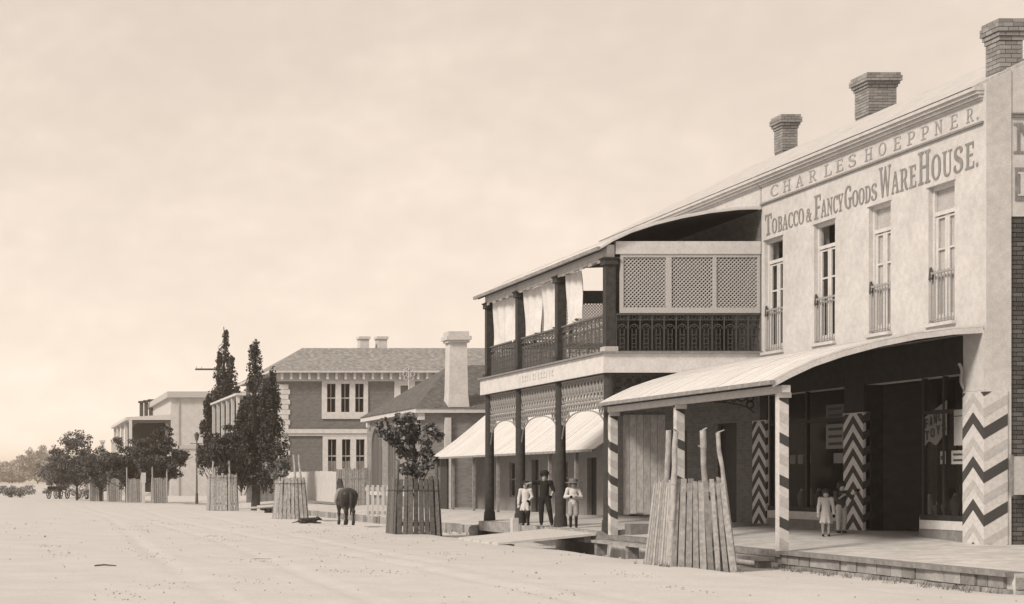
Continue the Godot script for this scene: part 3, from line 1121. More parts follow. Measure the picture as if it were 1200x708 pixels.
	for i in 3:
		st = S()
		iron_rail(st, V(14.74, 4.81, pd[i] + 0.14), V(14.74, 4.81, pd[i + 1] - 0.14), 12)
		obj("balcony_railing", st, M.iron_light if false else M.iron_mid, w)
		st = S()
		iron_frieze(st, V(14.74, 0, pd[i] + 0.13), V(14.74, 0, pd[i + 1] - 0.13), 4.29, 3.42, 2.72)
		obj("iron_frieze", st, M.iron_light, w)
	st = S()
	iron_frieze(st, V(14.86, 0, N + 0.14), V(XF - 0.1, 0, N + 0.14), 4.29, 3.6, 3.3)
	obj("end_frieze", st, M.iron, w)

func canvas_blind(label, d0, d1, y0a, y0b, y1, sd):
	# cloth hanging in folds between balcony posts; lower edge from y0a (at d0) to y0b (at d1)
	var st := S()
	rng.seed = sd
	var nx := 26
	var ny := 10
	var ph := rr(0, 6)
	var P := func(i, j, o):
		var t := float(i) / nx
		var s := float(j) / ny
		var d := lerpf(d0, d1, t)
		var yb := lerpf(y0a, y0b, t) + 0.03 * sin(t * 17.0 + ph)
		var y: float = lerpf(y1 - 0.02 * absf(sin(t * 14.0)), yb, s)
		var X: float = 14.80 + o + 0.05 * sin(t * 21.0 + ph + s * 1.6) * (0.35 + s) + 0.04 * sin(s * 4.0 + t * 5.0)
		return V(X, y, d)
	for i in nx:
		for j in ny:
			quad(st, P.call(i + 1, j, 0.0), P.call(i, j, 0.0), P.call(i, j + 1, 0.0), P.call(i + 1, j + 1, 0.0))
			quad(st, P.call(i, j, 0.006), P.call(i + 1, j, 0.006), P.call(i + 1, j + 1, 0.006), P.call(i, j + 1, 0.006))
	var o := obj("canvas_blind", st, M.canvas)
	tag(o, label, "blind", "canvas blinds on the balcony")

# ---------------------------------------------------------------- low shop, hall, brick house, far white building
func build_low_shop():
	var N := 54.9
	var E := 76.8
	var w := thing("low_shop", V(18.6, 0.25, N), "low single-storey shop with steep white iron roof and thin verandah posts", "building")
	var st := S()
	var holes := [[56.3, 57.6, 1.0, 2.35], [60.2, 61.2, 0.3, 2.4], [63.4, 64.6, 1.0, 2.35], [67.0, 67.9, 0.3, 2.4], [70.2, 71.0, 0.9, 2.35], [73.6, 74.6, 0.3, 2.4]]
	wall_x(st, 20.2, 20.5, N, E, 0.1, 3.4, holes)
	bb(st, 20.501, 26.0, 0.1, 3.4, E - 0.3, E)
	obj("wall", st, M.low_wall, w)
	st = S()
	bb(st, 20.9, 21.0, 0.1, 3.4, N, E - 0.31)
	obj("interior", st, M.room_shade, w)
	for q in holes:
		var door: bool = q[2] < 0.5
		st = S()
		if door: bb(st, 20.36, 20.4, q[2], q[3], q[0], q[1])
		else:
			for s in [[q[0], q[0] + 0.06], [q[1] - 0.06, q[1]]]: bb(st, 20.26, 20.32, q[2], q[3], s[0], s[1])
			for s in [q[2] + 0.03, (q[2] + q[3]) * 0.5, q[3] - 0.03]: bb(st, 20.262, 20.318, s - 0.03, s + 0.03, q[0] + 0.06, q[1] - 0.06)
		var p := obj("door" if door else "window_frame", st, M.dark_paint_and_shade if door else M.fence_grey, w)
		if not door:
			st = S()
			bb(st, 20.285, 20.29, q[2], q[3], q[0] + 0.03, q[1] - 0.03)
			obj("pane", st, M.glass, p)
	# concave skirted roof
	var arc := [Vector2(18.35, 2.60), Vector2(18.9, 2.98), Vector2(19.5, 3.43), Vector2(20.1, 3.92), Vector2(20.7, 4.43), Vector2(21.2, 4.82)]
	st = S()
	roof_sheets(w, arc, N, E + 0.2, 43)
	st = S()
	sheet(st, [Vector2(21.203, 4.80), Vector2(23.5, 4.2), Vector2(26.2, 3.3)], 0.04, N, E + 0.2)
	obj("rear_roof", st, M.white_iron0, w)
	st = S()
	bb(st, 18.28, 18.36, 2.52, 2.6, N, E + 0.25)
	obj("gutter", st, M.fence_grey, w)
	for d in [57.5, 60.4, 63.6, 67.0, 70.6, 74.0, 76.6]:
		st = S()
		bb(st, 18.58, 18.68, 0.2, 2.66, d, d + 0.1)
		obj("verandah_post", st, M.fence_grey, w)
	st = S()
	bb(st, 18.64, 18.72, 0.2, 2.6, 75.2, 76.4)
	obj("end_screen", st, M.brown_post, w)

func arch_window(parent, d0, d1, y0, y1, X):
	var st := S()
	var c := []
	var r: float = (d1 - d0) * 0.5
	var mid: float = (d0 + d1) * 0.5
	var pts := []
	for i in 9:
		var t := PI * i / 8.0
		pts.append(Vector2(mid + cos(t) * r, y1 - r + sin(t) * r))
	for i in pts.size() - 1:
		tri(st, V(X - 0.02, y0, mid), V(X - 0.02, pts[i].y, pts[i].x), V(X - 0.02, pts[i + 1].y, pts[i + 1].x))
	tri(st, V(X - 0.02, y0, mid), V(X - 0.02, y0, d1), V(X - 0.02, y1 - r, d1))
	tri(st, V(X - 0.02, y0, mid), V(X - 0.02, y1 - r, d0), V(X - 0.02, y0, d0))
	var win := obj("arched_window", st, M.room_shade, parent)
	st = S()
	var prev = null
	for i in 9:
		var q := V(X - 0.04, pts[i].y, pts[i].x)
		if prev != null: bar(st, prev, q, 0.12)
		prev = q
	bar(st, V(X - 0.04, y0, d0), V(X - 0.04, y1 - r, d0), 0.12)
	bar(st, V(X - 0.04, y0, d1), V(X - 0.04, y1 - r, d1), 0.12)
	bar(st, V(X - 0.04, y0, mid), V(X - 0.04, y1, mid), 0.06)
	obj("surround", st, M.brick_trim, win)
	st = S()
	bb(st, X - 0.14, X, y0 - 0.2, y0, d0 - 0.2, d1 + 0.2)
	obj("sill", st, M.trim, win)

func build_hall():
	var N := 79.6
	var E := 92.0
	var w := thing("brick_hall", V(XF, 0.1, N), "single-storey brick hall with dark hipped roof, arched windows and tall white chimney", "building")
	var st := S()
	bb(st, XF, 34.0, -0.3, 4.72, N, E)
	obj("wall", st, M.brick_hall, w)
	st = S()
	bb(st, XF - 0.3, 34.3, 4.721, 4.93, N - 0.3, E + 0.3)
	obj("eave", st, M.trim, w)
	st = S()
	for x in [XF - 0.15, 22.0, 25.5]: bb(st, x, x + 0.3, 4.4, 4.72, N - 0.2, N - 0.01)
	for d in [83.0, 87.0, 91.0]: bb(st, XF - 0.2, XF - 0.01, 4.4, 4.72, d, d + 0.3)
	obj("eave_bracket", st, M.trim, w)
	# hipped roof
	var z := 4.94
	var x0 := XF - 0.35
	var x1 := 34.4
	var n0 := N - 0.35
	var n1 := E + 0.35
	var rz := hy(428, 86.0)
	var ra := V(lx(528, 86.0), rz, 86.0)
	var rb := V(31.0, rz, 86.0)
	st = S()
	var A := V(x0, z, n0)
	var B := V(x1, z, n0)
	var C := V(x1, z, n1)
	var D := V(x0, z, n1)
	quad(st, A, B, rb, ra)
	tri(st, B, C, rb)
	quad(st, C, D, ra, rb)
	tri(st, D, A, ra)
	quad(st, D, C, B, A)
	obj("roof", st, M.roof_dark, w)
	for q in [[81.2, 82.5], [85.0, 86.3], [88.2, 90.4]]: arch_window(w, q[0], q[1], 1.0, 4.35, XF)
	# chimney against the wall nearest the low shop
	st = S()
	var s := N / F
	var cx := lx(536.5, N)
	for q in [[0.50, 4.94, 5.6, 0.44], [0.44, 5.6, 8.0, 0.40], [0.50, 8.0, 8.12, 0.50], [0.58, 8.12, 8.3, 0.58], [0.48, 8.3, 8.52, 0.48]]:
		hexa(st, [V(cx - q[0], q[1], N - q[0] + 0.3), V(cx + q[0], q[1], N - q[0] + 0.3), V(cx + q[0], q[1], N + q[0] + 0.3), V(cx - q[0], q[1], N + q[0] + 0.3),
			V(cx - q[3], q[2], N - q[3] + 0.3), V(cx + q[3], q[2], N - q[3] + 0.3), V(cx + q[3], q[2], N + q[3] + 0.3), V(cx - q[3], q[2], N + q[3] + 0.3)])
	obj("chimney", st, M.stucco, w)
	st = S()
	bb(st, lx(524, N) - 0.14, lx(524, N) + 0.14, 0.2, 4.5, N - 0.2, N - 0.01)
	obj("pilaster", st, M.trim, w)
	# leafy iron finial at the hip
	st = S()
	var fp := V(lx(479, 92.0), 7.2, 92.0)
	tube(st, fp - Vector3(0, 2.0, 0), fp + Vector3(0, 0.5, 0), 0.04, 0.03, 6)
	for i in 8:
		var t := TAU * i / 8.0
		ring(st, fp + Vector3(cos(t) * 0.7, 0.3 + sin(t), 0) * 0.3, Vector3(1, 0, 0), Vector3.UP, 0.12, 0.045, 5)
	obj("finial", st, M.trim, w)

func build_brick_house():
	var N := 124.6
	var E := 142.0
	var s := N / F
	var w := thing("brick_house", V(XF, -0.2, N), "two-storey brick house with white quoins, triple windows and slate hipped roof", "building")
	var ye := hy(437, N)
	var x1 := 33.5
	var st := S()
	var wins := []
	for q in [[383, 393], [399.5, 409.5], [416, 426]]:
		wins.append([lx(q[0], N), lx(q[1], N), hy(483, N), hy(450, N)])
		wins.append([lx(q[0] + 1, N), lx(q[1] + 1, N), hy(554, N), hy(515, N)])
	wall_z(st, N, N + 0.3, XF, x1, -0.6, ye, wins)
	bb(st, XF, XF + 0.3, -0.6, ye, N + 0.301, E)
	obj("wall", st, M.brick_far, w)
	st = S()
	bb(st, XF + 0.31, x1, -0.5, ye, N + 1.6, N + 1.7)
	obj("interior", st, M.room_shade, w)
	# window dressings
	st = S()
	for r in [[377, 431, 446, 491], [378, 433, 511, 562]]:
		wall_z(st, N - 0.10, N - 0.002, lx(r[0], N), lx(r[1], N), hy(r[3], N), hy(r[2], N), wins.filter(func(q): return q[2] > hy(r[3], N) and q[3] < hy(r[2], N)))
	obj("window_dressing", st, M.white_paint, w)
	for q in wins:
		st = S()
		var mx: float = (q[0] + q[1]) * 0.5
		var my: float = (q[2] + q[3]) * 0.5
		bb(st, q[0], q[1], my - 0.04, my + 0.04, N + 0.1, N + 0.16)
		bb(st, mx - 0.02, mx + 0.02, q[2], q[3], N + 0.105, N + 0.155)
		var f := obj("sash", st, M.trim, w)
		st = S()
		bb(st, q[0], q[1], q[2], q[3], N + 0.18, N + 0.19)
		obj("pane", st, M.glass, f)
		if q[2] < 4.0:
			st = S()
			bb(st, q[0] + 0.01, q[1] - 0.01, q[2], q[2] + 0.85, N + 0.22, N + 0.24)
			obj("half_curtain", st, M.canvas, f)
	# a single window with white surround half hidden by the hall roof
	st = S()
	bb(st, lx(462, N), lx(486, N), hy(474, N), hy(447, N), N - 0.09, N - 0.002)
	var lw := obj("side_window", st, M.white_paint, w)
	st = S()
	bb(st, lx(469, N), lx(479, N), hy(474, N), hy(452, N), N - 0.1, N - 0.091)
	obj("dark_pane", st, M.room_shade, lw)
	# quoins, string course, eave brackets
	rng.seed = 8
	for k in 30:
		var ya := -0.3 + k * 0.37
		if ya + 0.36 > ye - 0.5: break
		st = S()
		var l := 0.98 if k % 2 == 0 else 0.86
		bb(st, XF - 0.06, XF - 0.06 + l, ya, ya + 0.345, N - 0.07, N - 0.003)
		bb(st, XF - 0.06, XF - 0.003, ya + 0.001, ya + 0.344, N - 0.002, N + 0.6)
		obj("quoin", st, M.white_paint, w)
	st = S()
	bb(st, XF - 0.2, x1, hy(508, N), hy(503, N), N - 0.2, N - 0.105)
	bb(st, XF - 0.1, x1, hy(511, N), hy(508.2, N), N - 0.12, N - 0.104)
	obj("string_course", st, M.white_paint, w)
	st = S()
	bb(st, XF - 0.06, x1, ye - 0.62, ye - 0.02, N - 0.06, N - 0.001)
	obj("frieze_band", st, M.trim, w)
	for k in 22:
		st = S()
		var x := XF + 0.2 + k * 0.66
		bb(st, x, x + 0.16, ye - 0.5, ye - 0.021, N - 0.5, N - 0.061)
		obj("eave_bracket", st, M.white_paint, w)
	st = S()
	bb(st, XF - 0.7, x1, ye - 0.02, ye + 0.16, N - 0.7, E + 0.3)
	obj("eave", st, M.trim, w)
	st = S()
	var A := V(XF - 0.72, ye + 0.161, N - 0.72)
	var B := V(40.0, ye + 0.161, N - 0.72)
	var C := V(40.0, ye + 0.161, E + 0.3)
	var D := V(XF - 0.72, ye + 0.161, E + 0.3)
	var zr := hy(408, N + 7.0)
	var ra := V(lx(354, N + 7.0), zr, N + 7.0)
	var rb := V(lx(640, N + 7.0), zr, N + 7.0)
	quad(st, A, B, rb, ra)
	tri(st, B, C, rb)
	quad(st, C, D, ra, rb)
	tri(st, D, A, ra)
	obj("roof", st, M.roof_slate, w)
	for x in [424.0, 445.0]:
		st = S()
		var c := lx(x + 2, N + 8.0)
		bb(st, c - 0.36, c + 0.36, zr - 1.0, zr + 0.75, N + 7.6, N + 8.6)
		bb(st, c - 0.45, c + 0.45, zr + 0.751, zr + 0.95, N + 7.5, N + 8.7)
		obj("chimney", st, M.trim, w)
	# timber balcony on the street side
	var bx0 := 15.6
	var rtop := hy(461, N)
	st = S()
	bb(st, bx0 - 0.1, XF - 0.75, rtop - 0.12, rtop + 0.04, N + 0.4, E)
	obj("balcony_roof", st, M.trim, w)
	for i in 6:
		st = S()
		var d := N + 0.6 + i * 3.2
		bb(st, bx0, bx0 + 0.24, 0.0, rtop - 0.121, d, d + 0.24)
		obj("balcony_post", st, M.trim, w)
	st = S()
	bb(st, bx0, XF - 0.01, 3.7, 3.9, N + 0.6, E)
	obj("balcony_floor", st, M.trim, w)
	st = S()
	bb(st, bx0 + 1.2, bx0 + 1.25, 3.91, rtop - 0.13, N + 1.0, E)
	obj("balcony_backing", st, M.brown_post, w)  # dark panel closing the openings behind the posts

func build_white_building():
	var N := 215.0
	var E := 252.0
	var w := thing("white_building", V(XF, -0.4, N), "tall plain white two-storey building with parapet and arched corner balcony beyond the trees", "building")
	var st := S()
	var yt := hy(466, N)
	bb(st, XF, 29.0, -0.9, yt, N, E)
	obj("wall", st, M.stucco, w)
	st = S()
	bb(st, XF - 0.5, 29.2, yt, yt + 0.75, N - 0.5, E)
	obj("parapet", st, M.stripe_grey, w)
	st = S()
	bb(st, XF - 0.15, 29.0, hy(526, N), hy(522, N), N - 0.15, N - 0.01)
	obj("string_course", st, M.stripe_grey, w)
	st = S()
	bb(st, lx(209.2, N) - 0.07, lx(209.2, N) + 0.07, -0.8, yt, N - 0.15, N - 0.02)
	obj("downpipe", st, M.stripe_grey, w)
	# balcony
	var x0 := lx(151, N)
	var yr := hy(489, N)
	st = S()
	prism(st, [Vector2(x0 - 0.4, yr - 0.35), Vector2(XF - 0.01, yr - 0.35), Vector2(XF - 0.01, yr + 0.35), Vector2(x0 - 0.4, yr + 0.0)], N, E)
	obj("balcony_roof", st, M.trim, w)
	for d in [N, N + 9.0, N + 18.0, N + 27.0, N + 36.0]:
		st = S()
		bb(st, x0, x0 + 0.4, -0.6, yr - 0.36, d, d + 0.4)
		obj("balcony_post", st, M.trim, w)
	st = S()
	bb(st, x0, XF - 0.01, 4.6, 5.1, N + 0.01, E)
	obj("balcony_floor", st, M.trim, w)
	st = S()
	var P := []
	for i in 13:
		var t := i / 12.0
		P.append(Vector2(lerpf(x0 + 0.4, XF, t), yr - 1.4 + 0.8 * sqrt(1.0 - pow(2 * t - 1, 4.0))))
	for i in 12: hexa(st, [V(P[i].x, P[i].y, N + 0.1), V(P[i + 1].x, P[i + 1].y, N + 0.1), V(P[i + 1].x, P[i + 1].y, N + 0.3), V(P[i].x, P[i].y, N + 0.3),
		V(P[i].x, yr - 0.35, N + 0.1), V(P[i + 1].x, yr - 0.35, N + 0.1), V(P[i + 1].x, yr - 0.35, N + 0.3), V(P[i].x, yr - 0.35, N + 0.3)])
	obj("arched_valance", st, M.iron, w)
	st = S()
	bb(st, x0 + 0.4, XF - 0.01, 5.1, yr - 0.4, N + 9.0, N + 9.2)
	obj("recess_shade_panel", st, M.dark_paint_and_shade, w)  # both dark panels paint the shade inside the balcony
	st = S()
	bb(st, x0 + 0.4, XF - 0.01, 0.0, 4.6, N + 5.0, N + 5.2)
	obj("recess_shade_panel", st, M.dark_paint_and_shade, w)
	for i in 3:
		st = S()
		var c := lx(166.0 + i * 5.5, 245.0)
		bb(st, c - 0.25, c + 0.25, yt - 2.0, hy(472.0 - i, 245.0), 245, 246)
		bb(st, c - 0.45, c + 0.45, hy(472.0 - i, 245.0), hy(470.0 - i, 245.0), 244.8, 246.2)
		obj("chimney", st, M.iron, w)

# ---------------------------------------------------------------- fences, rails, crossings
func build_fences():
	var f := thing("plank_fence", V(XF, 0.1, 92.2), "long pale plank fence between the brick hall and the brick house", "fence")
	rng.seed = 14
	var st := S()
	var d := 92.3
	while d < 124.0:
		var l := 0.36
		bb(st, XF, XF + 0.03, 0.0, 2.12 + rr(-0.04, 0.04), d, d + l - 0.02)
		d += l
	obj("board", st, M.fence_white, f).set_meta("kind", "stuff")
	for i in 11:
		st = S()
		bb(st, XF + 0.04, XF + 0.16, -0.2, 2.0, 92.5 + i * 3.1, 92.62 + i * 3.1)
		obj("post", st, M.fence_grey, f)
	for y in [0.5, 1.7]:
		st = S()
		bb(st, XF + 0.031, XF + 0.09, y, y + 0.1, 92.3, 124.0)
		obj("rail", st, M.fence_grey, f)
	# grey paling return beside the hall
	f = thing("paling_fence", V(16.0, 0.1, 91.0), "grey paling fence beside the arched windows of the brick hall", "fence")
	for i in 20:
		st = S()
		var x := lx(394.0, 91.0) + i * 0.115
		bb(st, x, x + 0.1, 0.05, hy(549, 91.0) + rr(-0.06, 0.06), 91.0, 91.03)
		obj("paling", st, M.fence_grey if i % 3 else M.timber_light, f)
	for y in [0.5, 1.6]:
		st = S()
		bb(st, lx(394.0, 91.0), lx(434.0, 91.0), y, y + 0.09, 91.031, 91.08)
		obj("rail", st, M.fence_grey, f)
	# white rail with hanging pickets by the kerb
	var D := 70.5
	f = thing("picket_rail", V(15.0, 0.1, D), "short white picket rail at the kerb beyond the dark tree guard", "fence")
	st = S()
	bb(st, lx(428, D), lx(462, D), hy(575, D), hy(571, D), D - 0.05, D)
	bb(st, lx(428, D), lx(462, D), hy(603, D), hy(599, D), D - 0.05, D)
	obj("rail", st, M.fence_white, f)
	for i in 6:
		st = S()
		var x := lx(429.0 + i * 6.0, D)
		bb(st, x, x + 0.10, path_y(15, D) - 0.03, hy(568.5, D), D - 0.09, D - 0.051)
		obj("picket", st, M.fence_white, f)
	# timber beam on posts along the path
	f = thing("kerb_rail", V(15.4, 0.0, 96.0), "low weathered timber rail lying along the footpath before the plank fence", "rail")
	st = S()
	bb(st, 17.3, 17.5, 0.22, 0.34, 94.0, 118.0)
	obj("beam", st, M.timber, f)
	for d3 in [94.4, 100.0, 106.0, 112.0, 117.5]:
		st = S()
		bb(st, 17.32, 17.48, 0.0, 0.219, d3, d3 + 0.2)
		obj("stump", st, M.timber, f)
	# timber step in front of the shop verandah
	f = thing("step_plank", V(14.3, 0.0, 38.0), "long timber step plank below the striped verandah posts", "step")
	for q in [[32.95, 37.7], [37.72, 42.6]]:
		st = S()
		bb(st, 14.16, 14.50, 0.045, 0.115, q[0], q[1])
		obj("plank", st, M.timber_light, f)
	for d3 in [33.1, 35.5, 37.71, 40.2, 42.4]:
		st = S()
		bb(st, 14.2, 14.46, -0.25, 0.0449, d3 - 0.08, d3 + 0.08)
		obj("bearer", st, M.timber, f)
	st = S()
	bb(st, XK - 0.12, XK + 0.2, 0.12, 0.234, 32.92, 42.84)
	var tb := obj("edge_beam", st, M.timber, f)
	# timber edging under the balcony posts
	f = thing("edge_log", V(14.6, 0.0, 50.0), "squared timber edging along the footpath under the balcony posts", "edging")
	st = S()
	bb(st, 14.36, 14.68, 0.02, 0.315, 49.4, 53.9)
	obj("log", st, M.timber_light, f)
	st = S()
	bb(st, 14.40, 14.68, 0.05, 0.315, 42.9, 49.38)
	obj("log", st, M.timber_light, f)
	st = S()
	bb(st, 14.18, 14.35, -0.3, 0.5, 49.5, 49.75)
	obj("end_post", st, M.fence_white, f)
	st = S()
	tube(st, V(14.2, -0.02, 53.95), V(14.7, 0.02, 54.3), 0.2, 0.2, 10)
	obj("round_log", st, M.timber, f)
	# plank crossings over the gutter
	crossing("gutter_bridge", 42.9, 46.9, 11.9, 14.38, "pale plank bridge across the gutter before the balcony posts", 0.27)
	crossing("gutter_bridge", 101.0, 104.2, 11.8, 14.65, "plank bridge across the gutter between two tree guards", -0.02)

func crossing(called, d0, d1, x0, x1, label, y1):
	var f := thing(called, V(x0, 0.0, d0), label, "bridge", "gutter bridges")
	var n := 12
	var ya: float = fall(d0) + 0.05
	for i in n:
		var st := S()
		var a := lerpf(d0, d1, float(i) / n)
		var b := lerpf(d0, d1, (i + 1.0) / n) - 0.012
		var e := rr(-0.05, 0.05)
		hexa(st, [V(x0 + e, ya - 0.06, a), V(x1, y1 - 0.06, a), V(x1, y1 - 0.06, b), V(x0 + e, ya - 0.06, b), V(x0 + e, ya, a), V(x1, y1, a), V(x1, y1, b), V(x0 + e, ya, b)])
		obj("plank", st, M.bridge, f)
	for x in [x1 - 0.25, x0 + 0.3]:
		var st := S()
		var yy := lerpf(ya, y1, (x - x0) / (x1 - x0)) - 0.075
		bb(st, x, x + 0.16, yy - 0.14, yy, d0 + 0.1, d1 - 0.1)
		obj("bearer", st, M.timber, f)

# ---------------------------------------------------------------- tree guards and trees
func tree_guard(label, X0, X1, d, base_y, h, taper, n_front, mats, nm, poles, sd, bands = []):
	# square guard of upright palings leaning inwards; X0..X1 is the near side at the foot
	rng.seed = sd
	var W: float = X1 - X0
	var g := thing("tree_guard", V((X0 + X1) * 0.5, base_y, d + W * 0.5), label, "tree guard", "tree guards along the street")
	var cx: float = (X0 + X1) * 0.5
	var cd: float = d + W * 0.5
	var side_at := func(face, t, y, push):
		var k: float = 1.0 - taper * y / h
		var hw: float = W * 0.5 * k + push
		var q := lerpf(-W * 0.5 * k, W * 0.5 * k, t)
		match face:
			0: return V(cx + q, base_y + y, cd - hw)
			1: return V(cx - hw, base_y + y, cd + q)
			2: return V(cx + q, base_y + y, cd + hw)
		return V(cx + hw, base_y + y, cd + q)
	for face in 4:
		for i in n_front:
			var t = (i + 0.5) / n_front
			var pw = W / n_front * rr(0.62, 0.88)
			var hh: float = h * rr(0.95, 1.03)
			var st := S()
			var lean := rr(-0.012, 0.012)
			var a: Vector3 = side_at.call(face, t, -0.12, 0.02 + rr(0, 0.012))
			var b: Vector3 = side_at.call(face, t + lean, hh, 0.02 + rr(0, 0.012))
			var along: Vector3 = Vector3(1, 0, 0) if face % 2 == 0 else Vector3(0, 0, 1)
			var outn: Vector3 = [Vector3(0, 0, 1), Vector3(-1, 0, 0), Vector3(0, 0, -1), Vector3(1, 0, 0)][face]
			# split paling: slightly wavy edges, narrower at the head
			var rows := 5
			var prevl: Array = []
			for k in rows + 1:
				var s := float(k) / rows
				var c := a.lerp(b, s)
				var wl: float = pw * 0.5 * lerpf(1.04, 1.0 - taper * 0.8, s) * rr(0.84, 1.08)
				var wr: float = pw * 0.5 * lerpf(1.04, 1.0 - taper * 0.8, s) * rr(0.84, 1.08)
				var cur := [c - along * wl - outn * 0.014, c + along * wr - outn * 0.014, c + along * wr + outn * 0.014, c - along * wl + outn * 0.014]
				if k > 0:
					for e in 4:
						var f := (e + 1) % 4
						quad(st, prevl[f], prevl[e], cur[e], cur[f])
				prevl = cur
			quad(st, prevl[3], prevl[2], prevl[1], prevl[0])
			obj("paling", st, M[mats + str(rng.randi() % nm)], g)
	for hfrac in [0.2, 0.83]:
		for face in 4:
			var st := S()
			bar(st, side_at.call(face, 0.0, h * hfrac, -0.03), side_at.call(face, 1.0, h * hfrac, -0.03), 0.05, 0.08)
			obj("inner_rail", st, M[mats + "0"], g)
	for bnd in bands:
		for face in 4:
			var st := S()
			bar(st, side_at.call(face, -0.02, h * bnd, 0.05), side_at.call(face, 1.02, h * bnd, 0.05), 0.018, 0.018)
			obj("wire", st, M.iron, g)
	for p in poles:   # [X foot, depth foot, X top, depth top, y top, radius]
		var st := S()
		var a := V(p[0], base_y - 0.15, p[1])
		var b := V(p[2], p[4], p[3])
		var prev := a
		for k in 8:
			var s := (k + 1.0) / 8.0
			var c := a.lerp(b, s) + Vector3(rr(-0.015, 0.015), 0, rr(-0.015, 0.015))
			tube(st, prev, c, p[5] * rr(0.9, 1.1), p[5] * rr(0.85, 1.05), 7)
			if rng.randf() < 0.35: tube(st, c, c + Vector3(rr(-0.1, 0.1), 0.05, rr(-0.1, 0.1)), p[5] * 0.45, p[5] * 0.2, 5)
			prev = c
		obj("pole", st, M[mats + "1"], g)
	return g

func leaf_mesh(blobs, n, size, sd, base, vary, flat := 0.0) -> ArrayMesh:
	# n leaf sprays scattered through the blobs [centre, radii, weight]; colour varies from leaf to leaf only
	var r := RandomNumberGenerator.new()
	r.seed = sd
	var pos := PackedVector3Array()
	var nor := PackedVector3Array()
	var col := PackedColorArray()
	var tot := 0.0
	for b in blobs: tot += b[2]
	for i in n:
		var pick := r.randf() * tot
		var b = blobs[0]
		for q in blobs:
			pick -= q[2]
			if pick <= 0:
				b = q
				break
		var v := Vector3(r.randfn(), r.randfn(), r.randfn()).normalized() * pow(r.randf(), 0.42)
		var c: Vector3 = b[0] + v * b[1]
		var s: float = size * r.randf_range(0.55, 1.35)
		var nn := (v + Vector3(r.randfn(), r.randfn() + 0.5, r.randfn()) * 0.75).normalized()
		var u := nn.cross(Vector3(r.randfn(), r.randfn(), r.randfn())).normalized()
		var w := nn.cross(u)
		var g: float = base * r.randf_range(1.0 - vary, 1.0 + vary)
		var cl := Color(g * 0.98, g, g * 1.03)
		var p0 := c - u * s * 0.5
		var p1 := c + w * s * 0.30 + nn * s * 0.06
		var p2 := c + u * s * 0.55 - nn * s * 0.08
		var p3 := c - w * s * 0.30 + nn * s * 0.06
		for p in [p0, p1, p2, p0, p2, p3]:
			pos.append(p)
			nor.append(nn)
			col.append(cl)
	var arr := []
	arr.resize(Mesh.ARRAY_MAX)
	arr[Mesh.ARRAY_VERTEX] = pos
	arr[Mesh.ARRAY_NORMAL] = nor
	arr[Mesh.ARRAY_COLOR] = col
	var am := ArrayMesh.new()
	am.add_surface_from_arrays(Mesh.PRIMITIVE_TRIANGLES, arr)
	return am

func grow(st, a: Vector3, dir: Vector3, l, r, depth, tips, rg):
	var b: Vector3 = a + dir * l
	tube(st, a, b, r, r * 0.72, 7 if depth > 1 else 5, false)
	if depth == 0:
		tips.append(b)
		return
	for i in 3:
		var nd: Vector3 = (dir + Vector3(rg.randfn(), rg.randfn() * 0.4 + 0.25, rg.randfn()) * 0.5).normalized()
		grow(st, b - dir * l * rg.randf_range(0.0, 0.3), nd, l * rg.randf_range(0.55, 0.8), r * 0.6, depth - 1, tips, rg)

